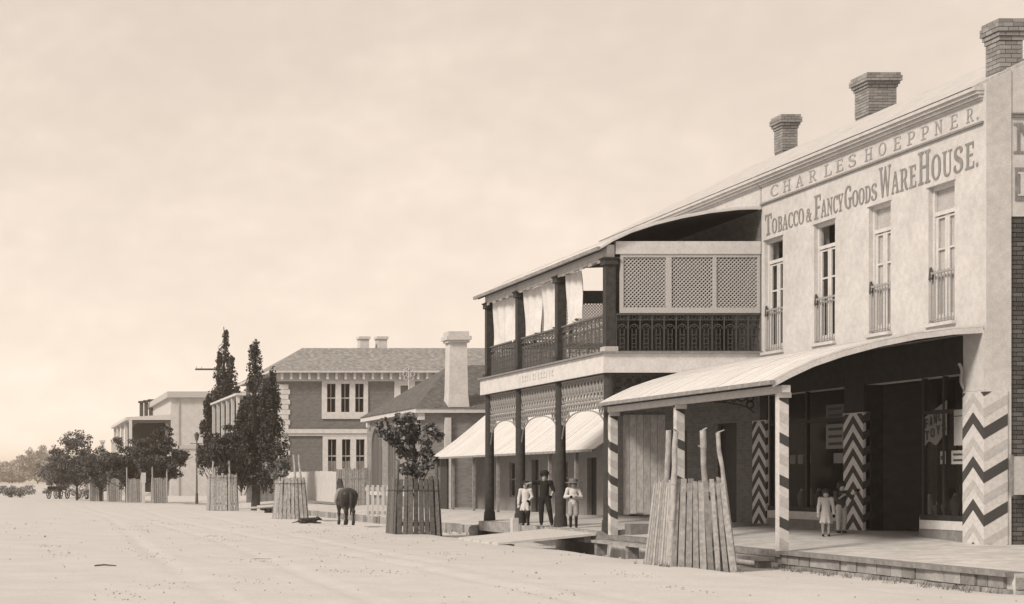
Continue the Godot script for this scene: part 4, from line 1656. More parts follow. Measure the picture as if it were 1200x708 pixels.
func tree(called, label, at: Vector3, h, trunk_h, trunk_r, crown_w, leaves, size, base, sd, group, leaf_key = "leaf1", columnar := false):
	var t := thing(called, at, label, "tree", group)
	var rg := RandomNumberGenerator.new()
	rg.seed = sd
	var st := S()
	var tips := []
	var blobs := []
	if columnar:
		var top: Vector3 = at + Vector3(0, h, 0)
		var prev := at - Vector3(0, 0.2, 0)
		for i in 8:
			var s := (i + 1.0) / 8.0
			var c: Vector3 = at.lerp(top, s) + Vector3(rg.randf_range(-0.1, 0.1), 0, rg.randf_range(-0.1, 0.1))
			tube(st, prev, c, trunk_r * (1.05 - s * 0.95 + 0.119), trunk_r * (1.05 - s * 0.95), 8, false)
			prev = c
		var leaders := [[0.0, 1.0, 0.62]]
		for i in 6: leaders.append([TAU * i / 6.0 + rg.randf_range(-0.4, 0.4), rg.randf_range(0.48, 0.86), rg.randf_range(0.42, 0.6)])
		for li in leaders.size():
			var L = leaders[li]
			var out: float = 0.0 if li == 0 else crown_w * rg.randf_range(0.22, 0.36)
			var foot: Vector3 = at + Vector3(cos(L[0]) * out, 0, sin(L[0]) * out)
			var hh: float = h * L[1]
			tube(st, at + Vector3(0, trunk_h * 0.8, 0), foot + Vector3(0, hh * 0.4, 0), trunk_r * 0.5, trunk_r * 0.3, 6, false)
			tube(st, foot + Vector3(0, hh * 0.4, 0), foot + Vector3(0, hh * 0.97, 0), trunk_r * 0.3, 0.02, 6, false)
			for i in 46:
				var s: float = pow(rg.randf(), 0.9)
				var y: float = lerpf(trunk_h, hh, s)
				var prof: float = crown_w * L[2] * 0.5 * (pow(1.0 - s, 0.7) + 0.05) * sqrt(rg.randf_range(0.02, 1.0)) * rg.randf_range(0.7, 1.35)
				var a := rg.randf() * TAU
				var c: Vector3 = foot + Vector3(cos(a) * prof, y, sin(a) * prof)
				tube(st, foot + Vector3(0, maxf(y - 1.3, 0.6), 0), c, 0.035, 0.012, 4, false)
				var rad: float = crown_w * rg.randf_range(0.05, 0.115) * (1.15 - 0.5 * s)
				blobs.append([c, Vector3(rad, rad * rg.randf_range(1.6, 3.4), rad), rad * rad * 2.0])
	else:
		var fork: Vector3 = at + Vector3(0, trunk_h, 0)
		tube(st, at - Vector3(0, 0.2, 0), fork, trunk_r, trunk_r * 0.75, 9, false)
		var cl = (h - trunk_h)
		for i in 6:
			var a := TAU * i / 6.0 + rg.randf_range(-0.3, 0.3)
			var dir := Vector3(cos(a) * crown_w * 0.55, cl * rg.randf_range(0.35, 1.0), sin(a) * crown_w * 0.55).normalized()
			grow(st, fork, dir, cl * 0.33, trunk_r * 0.5, 2, tips, rg)
		for p in tips:
			var q: Vector3 = p - at
			q.x = clampf(q.x, -crown_w * 0.45, crown_w * 0.45)
			q.z = clampf(q.z, -crown_w * 0.45, crown_w * 0.45)
			q.y = clampf(q.y, trunk_h * 1.02, h * 0.95)
			var rad = crown_w * rg.randf_range(0.06, 0.12)
			blobs.append([at + q, Vector3(rad, rad * 0.8, rad), rad * rad])
	if not columnar:   # sprays that fill the crown's volume down to its skirt
		for i in 70:
			var v := Vector3(rg.randfn(), rg.randfn(), rg.randfn()).normalized() * pow(rg.randf(), 0.4)
			var yc: float = (trunk_h * 0.75 + h) * 0.5
			var c: Vector3 = at + Vector3(v.x * crown_w * 0.46, yc + v.y * (h - trunk_h * 0.75) * 0.46, v.z * crown_w * 0.46)
			var rad: float = crown_w * rg.randf_range(0.05, 0.11)
			tube(st, at + Vector3(0, clampf(c.y - at.y - 0.8, trunk_h * 0.6, h * 0.7), 0), c, 0.03, 0.01, 4, false)
			blobs.append([c, Vector3(rad, rad * 0.7, rad), rad * rad])
	obj("trunk", st, M.bark, t)
	var cr := obj("crown", leaf_mesh(blobs, leaves, size, sd + 5, base, 0.45), M[leaf_key], t)
	return t

# ---------------------------------------------------------------- bodies (smoothly joined tapered limbs, meshed as surface nets)
func net(bones: Array, cell: float, k: float) -> SurfaceTool:
	var lo := Vector3.ONE * 1e9
	var hi := Vector3.ONE * -1e9
	for b in bones:
		var r := maxf(b[2], b[3])
		for p in [b[0], b[1]]:
			lo = lo.min(p - Vector3.ONE * r)
			hi = hi.max(p + Vector3.ONE * r)
	lo -= Vector3.ONE * (cell * 3 + k * 0.5)
	hi += Vector3.ONE * (cell * 3 + k * 0.5)
	var nx := int((hi.x - lo.x) / cell) + 1
	var ny := int((hi.y - lo.y) / cell) + 1
	var nz := int((hi.z - lo.z) / cell) + 1
	var f := PackedFloat32Array()
	f.resize(nx * ny * nz)
	f.fill(1.0)
	for b in bones:
		var a: Vector3 = b[0]
		var e: Vector3 = b[1]
		var ra: float = b[2]
		var rb: float = b[3]
		var sq: Vector3 = b[4] if b.size() > 4 else Vector3.ONE   # squash: distances scaled per axis
		var m := maxf(ra, rb) * maxf(1.0 / sq.x, maxf(1.0 / sq.y, 1.0 / sq.z)) + k + cell * 2
		var p0 := ((a.min(e) - Vector3.ONE * m - lo) / cell).floor().max(Vector3.ZERO)
		var p1 := ((a.max(e) + Vector3.ONE * m - lo) / cell).ceil().min(Vector3(nx - 1, ny - 1, nz - 1))
		var ab := (e - a) * sq
		var l2 := maxf(ab.length_squared(), 1e-9)
		for z in range(int(p0.z), int(p1.z) + 1):
			for y in range(int(p0.y), int(p1.y) + 1):
				for x in range(int(p0.x), int(p1.x) + 1):
					var q := (lo + Vector3(x, y, z) * cell - a) * sq
					var t := clampf(q.dot(ab) / l2, 0.0, 1.0)
					var d := (q - ab * t).length() - lerpf(ra, rb, t)
					var i := (z * ny + y) * nx + x
					var o := f[i]
					var h := maxf(k - absf(d - o), 0.0) / k
					f[i] = minf(d, o) - h * h * k * 0.25
	var st := S()
	st.set_smooth_group(0)
	var vid := PackedInt32Array()
	vid.resize(nx * ny * nz)
	vid.fill(-1)
	var offs := [0, 1, nx, nx + 1, nx * ny, nx * ny + 1, nx * ny + nx, nx * ny + nx + 1]
	var count := 0
	var verts := PackedVector3Array()
	for z in nz - 1:
		for y in ny - 1:
			for x in nx - 1:
				var i := (z * ny + y) * nx + x
				var neg := 0
				for o in offs:
					if f[i + o] < 0.0: neg += 1
				if neg == 0 or neg == 8: continue
				var s := Vector3.ZERO
				var c := 0
				for e in EDGES:
					var va := f[i + offs[e[0]]]
					var vb := f[i + offs[e[1]]]
					if (va < 0.0) != (vb < 0.0):
						var t := va / (va - vb)
						s += CORN[e[0]].lerp(CORN[e[1]], t)
						c += 1
				verts.append(lo + (Vector3(x, y, z) + s / c) * cell)
				vid[i] = count
				count += 1
	for v in verts: st.add_vertex(v)
	for z in range(1, nz - 1):
		for y in range(1, ny - 1):
			for x in range(1, nx - 1):
				var i := (z * ny + y) * nx + x
				var s0 := f[i] < 0.0
				for ax in 3:
					var st_: int = [1, nx, nx * ny][ax]
					var s1 := f[i + st_] < 0.0
					if s0 == s1: continue
					var u: int = [nx, nx * ny, 1][ax]
					var v: int = [nx * ny, 1, nx][ax]
					var a := vid[i - u - v]
					var b := vid[i - v]
					var c := vid[i]
					var d := vid[i - u]
					if a < 0 or b < 0 or c < 0 or d < 0: continue
					var tr := [a, c, b, a, d, c] if s0 else [a, b, c, a, c, d]
					for q in tr: st.add_index(q)
	st.generate_normals()
	return st
const CORN := [Vector3(0, 0, 0), Vector3(1, 0, 0), Vector3(0, 1, 0), Vector3(1, 1, 0), Vector3(0, 0, 1), Vector3(1, 0, 1), Vector3(0, 1, 1), Vector3(1, 1, 1)]
const EDGES := [[0, 1], [2, 3], [4, 5], [6, 7], [0, 2], [1, 3], [4, 6], [5, 7], [0, 4], [1, 5], [2, 6], [3, 7]]

var hand_mesh: Mesh
func make_hand() -> Mesh:   # palm along -y, thumb towards +x, fingers slightly curled towards +z; 0.17 m for a grown-up
	if hand_mesh: return hand_mesh
	var b := []
	for i in 4:
		var x := -0.03 + i * 0.02
		b.append([Vector3(x * 0.7, 0.0, 0), Vector3(x, -0.075, 0), 0.013, 0.011])
		var l: float = [0.055, 0.07, 0.076, 0.066][i]
		var k := Vector3(x, -0.08, 0)
		var m := k + Vector3(x * 0.08, -l * 0.55, 0.012)
		b.append([k, m, 0.0095, 0.0085])
		b.append([m, m + Vector3(0, -l * 0.42, 0.024), 0.0085, 0.007])
	b.append([Vector3(0.018, -0.02, 0), Vector3(0.052, -0.058, 0.012), 0.013, 0.010])
	b.append([Vector3(0.052, -0.058, 0.012), Vector3(0.058, -0.092, 0.022), 0.010, 0.008])
	hand_mesh = net(b, 0.0042, 0.008).commit()
	return hand_mesh

func person(called, label, at: Vector3, turn: float, H: float, spec: Dictionary):
	# skeleton in units of H, facing +z, feet at y = 0; spec gives joints that differ and the clothing
	var p := thing(called, at, label, "person", spec.get("group", ""))
	p.rotation.y = turn
	var s := H
	var sh: float = spec.get("shoulder", 0.112)
	var lean: Vector3 = spec.get("lean", Vector3.ZERO)
	var hip := Vector3(0, 0.52, 0) * s
	var chest := (Vector3(0, 0.74, 0) + lean) * s
	var neck := (Vector3(0, 0.83, 0.0) + lean * 1.15) * s
	var hd: float = spec.get("head", 0.135)
	var head := neck + (Vector3(0, 0.075, 0.015)) * s + Vector3(0, 0.0, 0.0)
	var shl := chest + Vector3(-sh, 0.055, 0) * s
	var shr := chest + Vector3(sh, 0.055, 0) * s
	var ell: Vector3 = chest + spec.get("elbow_l", Vector3(-0.15, -0.12, 0.0)) * s
	var hal: Vector3 = chest + spec.get("hand_l", Vector3(-0.15, -0.27, 0.05)) * s
	var elr: Vector3 = chest + spec.get("elbow_r", Vector3(0.15, -0.12, 0.0)) * s
	var har: Vector3 = chest + spec.get("hand_r", Vector3(0.15, -0.27, 0.05)) * s
	var hl := hip + Vector3(-0.05, -0.01, 0) * s
	var hr := hip + Vector3(0.05, -0.01, 0) * s
	var knl: Vector3 = spec.get("knee_l", Vector3(-0.055, 0.285, 0.01)) * s
	var knr: Vector3 = spec.get("knee_r", Vector3(0.055, 0.285, 0.01)) * s
	var anl: Vector3 = spec.get("ankle_l", Vector3(-0.055, 0.045, -0.01)) * s
	var anr: Vector3 = spec.get("ankle_r", Vector3(0.055, 0.045, -0.01)) * s
	var R := s / 1.7
	# body: one continuous skin
	var bones := [[hip, chest, 0.115 * R, 0.12 * R, Vector3(1, 1, 1.3)], [chest, neck, 0.10 * R, 0.05 * R, Vector3(1, 1, 1.2)], [shl, shr, 0.055 * R, 0.055 * R], [neck, head, 0.052 * R, 0.052 * R],
		[head + Vector3(0, 0.02, -0.008) * s, head + Vector3(0, -0.02, 0.012) * s, hd * 0.56 * s * 0.9, hd * 0.42 * s * 0.9, Vector3(1.12, 1, 1)],
		[head + Vector3(0, -0.004, 0.052) * s, head + Vector3(0, -0.018, 0.064) * s, 0.010 * s, 0.012 * s],
		[head + Vector3(0, -0.05, 0.03) * s, head + Vector3(0, -0.055, 0.04) * s, 0.016 * s, 0.014 * s],
		[head + Vector3(-0.052, -0.005, -0.004) * s, head + Vector3(-0.054, 0.008, -0.006) * s, 0.010 * s, 0.011 * s], [head + Vector3(0.052, -0.005, -0.004) * s, head + Vector3(0.054, 0.008, -0.006) * s, 0.010 * s, 0.011 * s],
		[shl, ell, 0.05 * R, 0.039 * R], [ell, hal, 0.04 * R, 0.027 * R], [shr, elr, 0.05 * R, 0.039 * R], [elr, har, 0.04 * R, 0.027 * R],
		[hl, knl, 0.082 * R, 0.056 * R], [knl, anl, 0.054 * R, 0.036 * R], [hr, knr, 0.082 * R, 0.056 * R], [knr, anr, 0.054 * R, 0.036 * R]]
	var st := net(bones, 0.0145 * maxf(R, 0.75), 0.03 * R)
	var joined := S()
	joined.append_from(st.commit(), 0, Transform3D())
	for side in [[ell, hal, 1.0], [elr, har, -1.0]]:
		var dir: Vector3 = (side[1] - side[0]).normalized()
		var fwd := Vector3(0, 0, 1)
		if absf(dir.z) > 0.9: fwd = Vector3.UP
		var xx: Vector3 = (-dir).cross(fwd).normalized()
		var zz := xx.cross(-dir)
		joined.append_from(make_hand(), 0, Transform3D(Basis(xx * side[2], -dir, zz).scaled_local(Vector3.ONE * R * 0.95), side[1]))
	part(p, "body", joined, M[spec.get("skin", "skin")])
	var ey := S()
	for e in [-1.0, 1.0]: ey.append_from(ball(0.0085 * s), 0, Transform3D(Basis(), head + Vector3(0.024 * e, 0.012, 0.052) * s))
	part(p, "eyes", ey, M.ink)
	# clothing
	var c := 0.018
	if spec.has("shirt"):
		var sl: float = spec.get("sleeve", 0.85)
		var b2 := [[hip + Vector3(0, -0.01, 0) * s, chest, 0.118 * R + c * R, 0.125 * R + c * R, Vector3(1, 1, 1.25)], [chest, neck - Vector3(0, 0.03, 0) * s, 0.115 * R, 0.062 * R, Vector3(1, 1, 1.15)], [shl, shr, 0.066 * R, 0.066 * R],
			[shl, ell, 0.066 * R, 0.056 * R], [ell, ell.lerp(hal, sl), 0.056 * R, 0.045 * R], [shr, elr, 0.066 * R, 0.056 * R], [elr, elr.lerp(har, sl), 0.056 * R, 0.045 * R]]
		if spec.has("skirt"):   # smock or dress: a bell that ends above the shins
			var len: float = spec.skirt
			var nb := 7
			for i in nb:
				var a := TAU * i / nb
				b2.append([hip + Vector3(cos(a) * 0.03, 0.06, sin(a) * 0.02) * s, hip + Vector3(cos(a) * 0.10, -len, sin(a) * 0.075) * s, 0.08 * R, 0.058 * R])
			b2.append([hip, hip - Vector3(0, len * 0.8, 0) * s, 0.12 * R, 0.13 * R])
		part(p, "dress" if spec.has("skirt") else "shirt", net(b2, 0.0155 * maxf(R, 0.75), 0.035 * R), M[spec.shirt])
	if spec.has("trousers"):
		var tl: float = spec.get("trouser", 0.9)
		var b3 := [[hip + Vector3(0, 0.03, 0) * s, hip - Vector3(0, 0.03, 0) * s, 0.128 * R, 0.125 * R, Vector3(1, 1, 1.2)], [hl, knl, 0.10 * R, 0.078 * R], [hr, knr, 0.10 * R, 0.078 * R]]
		if tl > 0.05:
			b3.append([knl, knl.lerp(anl, tl), 0.078 * R, 0.062 * R])
			b3.append([knr, knr.lerp(anr, tl), 0.078 * R, 0.062 * R])
		part(p, "trousers", net(b3, 0.0155 * maxf(R, 0.75), 0.03 * R), M[spec.trousers])
	if spec.has("stocking"):
		part(p, "stockings", net([[knl.lerp(anl, 0.15), anl, 0.058 * R, 0.045 * R], [knr.lerp(anr, 0.15), anr, 0.058 * R, 0.045 * R]], 0.014 * maxf(R, 0.75), 0.01), M[spec.stocking])
	var sb := []
	for a in [anl, anr]:
		sb.append([a + Vector3(0, -0.012, -0.02) * s, a + Vector3(0, -0.02, 0.07) * s, 0.042 * R, 0.036 * R])
		sb.append([a + Vector3(0, 0.03, -0.005) * s, a + Vector3(0, -0.015, -0.01) * s, 0.046 * R, 0.042 * R])
	part(p, "boots", net(sb, 0.012 * maxf(R, 0.75), 0.02 * R), M.shoe)
	if spec.get("hair", "") != "":
		var hb := [[head + Vector3(0, 0.035, -0.016) * s, head + Vector3(0, 0.0, -0.03) * s, hd * 0.54 * s, hd * 0.50 * s]]
		if spec.hair == "long":
			for e in [-1.0, 0.0, 1.0]: hb.append([head + Vector3(e * 0.045, 0.0, -0.035) * s, head + Vector3(e * 0.05, -0.11, -0.04) * s, 0.03 * s, 0.025 * s])
		part(p, "hair", net(hb, 0.012 * maxf(R, 0.75), 0.02 * R), M.hair)
	if spec.has("hat"):
		var hs := S()
		var hr_: float = hd * 0.60 * s
		var top := head + Vector3(0, 0.038, -0.006) * s
		var prof: Array = {"brim": [[2.0, -0.16], [1.95, 0.0], [1.08, 0.10], [1.02, 0.75], [0.85, 0.98], [0.0, 1.02]], "cap": [[1.06, -0.2], [1.14, 0.15], [1.05, 0.5], [0.6, 0.74], [0.0, 0.80]], "bowler": [[1.5, 0.04], [1.45, 0.12], [1.02, 0.16], [0.98, 0.6], [0.7, 0.95], [0.0, 1.05]]}[spec.hat]
		for i in prof.size() - 1:
			for j in 20:
				var t0 := TAU * j / 20.0
				var t1 := TAU * (j + 1) / 20.0
				var q := []
				for e in [[i, t0], [i, t1], [i + 1, t1], [i + 1, t0]]:
					q.append(top + Vector3(cos(e[1]) * prof[e[0]][0], prof[e[0]][1], sin(e[1]) * prof[e[0]][0] * 1.08) * hr_)
				if prof[i + 1][0] < 0.01: tri(hs, q[0], q[2], q[1])
				else: quad(hs, q[1], q[0], q[3], q[2])
		if spec.hat == "cap": bx(hs, top + Vector3(0, -0.02, 0.062) * s, Vector3(0.075, 0.012, 0.05) * s)
		part(p, "hat", hs, M[spec.hat_mat])
	return p

func ball(r) -> Mesh:
	var m := SphereMesh.new()
	m.radius = r
	m.height = r * 2
	m.radial_segments = 8
	m.rings = 5
	return m

func part(p, called, st, m) -> MeshInstance3D:   # a part whose mesh is in its thing's own space
	var o := MeshInstance3D.new()
	o.mesh = fin(st)
	o.material_override = m
	o.name = called
	p.add_child(o, true)
	return o

func build_people():
	var D := 46.6
	var y := 0.33
	person("person", "child in a pale smock and cap standing under the balcony beside the dark-suited person", V(lx(616, 47.5), path_y(15.0, 47.5) + 0.0, 47.5) , -0.5, 1.24, {"shirt": "cloth_white", "skirt": 0.16, "trousers": "cloth_dark", "trouser": 0.5, "stocking": "cloth_dark", "hat": "cap", "hat_mat": "cloth_dark", "hair": "short", "elbow_r": Vector3(0.15, -0.1, 0.03), "hand_r": Vector3(0.10, -0.17, 0.12)})
	person("person", "person in dark clothes and dark hat with an arm stretched towards the post", V(lx(638, 47.3), path_y(15.2, 47.3), 47.3), -0.3, 1.50, {"shirt": "cloth_dark", "sleeve": 0.2, "trousers": "cloth_dark", "hat": "bowler", "hat_mat": "cloth_dark", "hair": "short", "elbow_l": Vector3(-0.20, 0.05, 0.06), "hand_l": Vector3(-0.30, 0.03, 0.12), "elbow_r": Vector3(0.16, -0.09, -0.02), "hand_r": Vector3(0.12, -0.19, 0.10), "knee_r": Vector3(0.09, 0.29, 0.05), "ankle_r": Vector3(0.13, 0.045, 0.03)})
	person("person", "child in a brimmed hat and pale knee breeches with folded arms beside a post", V(lx(672, 45.6), path_y(14.85, 45.6), 45.6), -0.35, 1.29, {"shirt": "cloth_white", "trousers": "cloth_pale", "trouser": 0.12, "stocking": "cloth_dark", "hat": "brim", "hat_mat": "hat_straw", "hair": "short", "elbow_l": Vector3(-0.16, -0.10, 0.02), "hand_l": Vector3(0.02, -0.07, 0.14), "elbow_r": Vector3(0.16, -0.10, 0.02), "hand_r": Vector3(-0.01, -0.10, 0.15)})
	person("person", "small child in a white pinafore beside the chevron-painted pier", V(lx(968, 36.6), path_y(17.2, 36.6), 36.6), -0.45, 1.02, {"shirt": "cloth_white", "skirt": 0.22, "stocking": "cloth_pale", "hair": "long", "head": 0.155, "elbow_l": Vector3(-0.14, -0.12, 0.0), "elbow_r": Vector3(0.14, -0.12, 0.0)})
	person("person", "small child in pale overalls leaning an arm against the chevron-painted pier", V(lx(986, 37.2), path_y(17.8, 37.2), 37.2), 0.05, 1.12, {"shirt": "cloth_mid", "trousers": "cloth_white", "trouser": 0.85, "hair": "short", "head": 0.15, "sleeve": 0.3, "elbow_l": Vector3(-0.13, -0.10, 0.06), "hand_l": Vector3(-0.06, -0.02, 0.14), "elbow_r": Vector3(0.18, -0.05, 0.05), "hand_r": Vector3(0.27, 0.06, 0.06)})

func build_animals():
	# horse seen from behind, head raised beyond its near shoulder
	var d := 64.5
	var at := V(lx(405, d), ground_y(lx(405, d), d) , d)
	var h := thing("horse", at, "dark horse with a pale saddle standing at the kerb with its back turned", "horse")
	h.rotation.y = PI + 0.03
	# local: facing +z
	var b := [[Vector3(0, 1.10, -0.52), Vector3(0, 1.06, 0.50), 0.30, 0.29, Vector3(1, 0.96, 1)], [Vector3(0, 1.0, -0.1), Vector3(0, 0.98, 0.35), 0.32, 0.33, Vector3(1.05, 1, 1)],
		[Vector3(-0.13, 1.12, -0.62), Vector3(-0.14, 0.86, -0.52), 0.20, 0.16], [Vector3(0.13, 1.12, -0.62), Vector3(0.14, 0.86, -0.52), 0.20, 0.16],
		[Vector3(0, 1.20, 0.60), Vector3(0, 1.50, 0.98), 0.21, 0.13, Vector3(1.4, 1, 1)], [Vector3(0, 1.50, 0.98), Vector3(0, 1.58, 1.05), 0.12, 0.11],
		[Vector3(0, 1.57, 1.08), Vector3(0, 1.25, 1.40), 0.10, 0.062], [Vector3(-0.05, 1.66, 1.02), Vector3(-0.06, 1.78, 1.02), 0.03, 0.012], [Vector3(0.05, 1.66, 1.02), Vector3(0.06, 1.78, 1.02), 0.03, 0.012]]
	for e in [-1.0, 1.0]:
		b.append_array([[Vector3(0.15 * e, 0.90, -0.50), Vector3(0.15 * e, 0.72, -0.40), 0.15, 0.10], [Vector3(0.15 * e, 0.72, -0.42), Vector3(0.15 * e, 0.52, -0.68), 0.09, 0.05], [Vector3(0.15 * e, 0.52, -0.68), Vector3(0.15 * e, 0.14, -0.66), 0.05, 0.036], [Vector3(0.15 * e, 0.14, -0.66), Vector3(0.15 * e, 0.04, -0.60), 0.045, 0.062],
			[Vector3(0.16 * e, 0.95, 0.48), Vector3(0.15 * e, 0.66, 0.46), 0.12, 0.075], [Vector3(0.15 * e, 0.66, 0.46), Vector3(0.15 * e, 0.42, 0.48), 0.065, 0.048], [Vector3(0.15 * e, 0.42, 0.48), Vector3(0.15 * e, 0.13, 0.47), 0.044, 0.034], [Vector3(0.15 * e, 0.13, 0.47), Vector3(0.15 * e, 0.04, 0.52), 0.042, 0.058]])
	part(h, "body", net(b, 0.028, 0.09), M.horse)
	part(h, "tail", net([[Vector3(0, 1.22, -0.82), Vector3(0, 1.05, -0.95), 0.045, 0.06], [Vector3(0, 1.05, -0.95), Vector3(0.02, 0.42, -0.93), 0.065, 0.03]], 0.02, 0.03), M.hair)
	part(h, "mane", net([[Vector3(0, 1.38, 0.62), Vector3(0, 1.66, 0.95), 0.045, 0.04]], 0.016, 0.02), M.hair)
	part(h, "saddle", net([[Vector3(-0.20, 1.30, 0.12), Vector3(0.20, 1.30, 0.12), 0.09, 0.09], [Vector3(-0.24, 1.25, 0.1), Vector3(-0.36, 0.92, 0.1), 0.10, 0.06], [Vector3(0.24, 1.25, 0.1), Vector3(0.36, 0.92, 0.1), 0.10, 0.06]], 0.025, 0.06), M.horse_pale)
	# dark dog lying by a guard
	d = 66.0
	at = V(lx(361, d), ground_y(lx(361, d), d), d)
	var g := thing("dog", at, "dark dog lying on the road beside a pale tree guard", "dog")
	g.rotation.y = PI / 2 + 0.15
	part(g, "body", net([[Vector3(0, 0.11, -0.3), Vector3(0, 0.13, 0.22), 0.10, 0.11], [Vector3(0, 0.14, 0.25), Vector3(0, 0.19, 0.38), 0.075, 0.065], [Vector3(0, 0.20, 0.40), Vector3(0, 0.15, 0.54), 0.062, 0.03],
		[Vector3(-0.05, 0.25, 0.37), Vector3(-0.07, 0.20, 0.36), 0.022, 0.015], [Vector3(0.05, 0.25, 0.37), Vector3(0.07, 0.20, 0.36), 0.022, 0.015],
		[Vector3(0.09, 0.05, 0.2), Vector3(0.10, 0.03, 0.48), 0.04, 0.025], [Vector3(-0.09, 0.05, 0.2), Vector3(-0.10, 0.03, 0.48), 0.04, 0.025], [Vector3(0.12, 0.07, -0.28), Vector3(0.15, 0.03, -0.05), 0.06, 0.025], [Vector3(-0.1, 0.06, -0.3), Vector3(-0.14, 0.03, -0.08), 0.05, 0.025], [Vector3(0, 0.08, -0.4), Vector3(0.08, 0.03, -0.62), 0.03, 0.015]], 0.016, 0.05), M.horse)

# ---------------------------------------------------------------- street lamp, poles, carts
func build_furniture():
	var D := 143.0
	var y0 := ground_y(14.5, D)
	var l := thing("street_lamp", V(lx(230.5, D), y0, D), "slender street lamp with crossbar before the plain white building", "street lamp")
	var c := V(lx(230.5, D), 0, D)
	var yt := hy(508, D)
	var st := S()
	tube(st, c + Vector3(0, y0 - 0.1, 0), c + Vector3(0, y0 + 0.9, 0), 0.14, 0.10, 8)
	tube(st, c + Vector3(0, y0 + 0.9, 0), c + Vector3(0, yt - 0.6, 0), 0.075, 0.05, 8)
	obj("post", st, M.metal_pole, l)
	st = S()
	tube(st, c + Vector3(-0.55, yt - 0.85, 0), c + Vector3(0.55, yt - 0.85, 0), 0.03, 0.03, 6)
	obj("crossbar", st, M.metal_pole, l)
	st = S()
	tube(st, c + Vector3(0, yt - 0.6, 0), c + Vector3(0, yt - 0.12, 0), 0.13, 0.23, 6)
	obj("lantern", st, M.goods_a, l)
	st = S()
	tube(st, c + Vector3(0, yt - 0.119, 0), c + Vector3(0, yt + 0.12, 0), 0.27, 0.03, 6)
	obj("lantern_cap", st, M.metal_pole, l)
	D = 160.0
	var t := thing("telegraph_pole", V(lx(255, D), ground_y(13.8, D), D), "telegraph pole with one crossarm rising behind the tall dark tree", "pole")
	c = V(lx(255, D), 0, D)
	st = S()
	tube(st, c + Vector3(0, -0.6, 0), c + Vector3(0, hy(428, D), 0), 0.13, 0.07, 8)
	obj("pole", st, M.bark, t)
	st = S()
	var ya := hy(433, D)
	bb(st, lx(228.5, D), lx(262, D), ya - 0.08, ya + 0.08, D - 0.2, D - 0.101)
	obj("crossarm", st, M.bark, t)
	for x in [230.0, 236.0, 260.0]:
		st = S()
		tube(st, V(lx(x, D), ya + 0.07, D - 0.15), V(lx(x, D), ya + 0.25, D - 0.15), 0.06, 0.04, 6)
		obj("insulator", st, M.stucco, t)
	# carts standing far down the street
	cart("dark four-wheeled cart standing before the far trees", V(lx(68, 176.0), ground_y(3.6, 176.0), 176.0), 1.1, 1.0)
	# white post by the guards
	D = 136.0
	var wp := thing("white_post", V(lx(168, D), ground_y(9.5, D), D), "white painted post and narrow board between the far tree guards", "post")
	st = S()
	var x := lx(168, D)
	bb(st, x - 0.13, x + 0.13, -0.6, hy(566, D), D, D + 0.2)
	obj("post", st, M.fence_white, wp)
	st = S()
	bb(st, x - 0.17, x + 0.19, hy(566, D) + 0.002, hy(554, D), D - 0.02, D + 0.1)
	obj("board", st, M.fence_white, wp)
	# far cottage and hazy roofs
	var C := 300.0
	var h := thing("far_cottage", V(lx(112, C), fall(C), C), "small hazy cottage with flat verandah roof beyond the far trees", "building")
	st = S()
	bb(st, lx(100, C), lx(140, C), -0.6, hy(545, C), C, C + 9)
	obj("wall", st, M.fence_grey, h)
	st = S()
	bb(st, lx(95, C), lx(141, C), hy(545, C) + 0.01, hy(541, C), C - 3.0, C + 9)
	obj("roof", st, M.roof_slate, h)
	for q in [97.0, 103.0, 110.0]:
		st = S()
		bb(st, lx(q, C), lx(q, C) + 0.25, -0.6, hy(545, C), C - 2.9, C - 2.6)
		obj("post", st, M.trim, h)
	for q in [119.0, 132.0]:
		st = S()
		bb(st, lx(q, C), lx(q + 4.5, C), hy(541, C) + 0.01, hy(518, C), C + 4, C + 5)
		bb(st, lx(q - 1, C), lx(q + 5.5, C), hy(518, C), hy(515.5, C), C + 3.8, C + 5.2)
		obj("chimney", st, M.trim, h)

func cart(label, at: Vector3, turn, k):
	var c := thing("cart", at, label, "cart")
	c.rotation.y = turn
	var st := S()
	bx(st, Vector3(0, 0.95, 0) * k, Vector3(2.6, 0.12, 1.2) * k)
	bx(st, Vector3(0, 1.15, 0.58) * k, Vector3(2.6, 0.3, 0.05) * k)
	bx(st, Vector3(0, 1.15, -0.58) * k, Vector3(2.6, 0.3, 0.05) * k)
	part(c, "tray", st, M.dark_paint_and_shade)
	st = S()
	bar(st, Vector3(1.3, 0.85, 0.3) * k, Vector3(3.0, 0.4, 0.3) * k, 0.07)
	bar(st, Vector3(1.3, 0.85, -0.3) * k, Vector3(3.0, 0.4, -0.3) * k, 0.07)
	part(c, "shafts", st, M.dark_paint_and_shade)
	for q in [[-0.85, 0.65], [-0.85, -0.65], [0.85, 0.65], [0.85, -0.65]]:
		st = S()
		var o = Vector3(q[0], 0.55, q[1]) * k
		ring(st, o, Vector3(1, 0, 0), Vector3.UP, 0.52 * k, 0.07, 16)
		for i in 5:
			var a := PI * i / 5.0
			bar(st, o - Vector3(cos(a), sin(a), 0) * 0.5 * k, o + Vector3(cos(a), sin(a), 0) * 0.5 * k, 0.04)
		part(c, "wheel", st, M.dark_paint_and_shade)

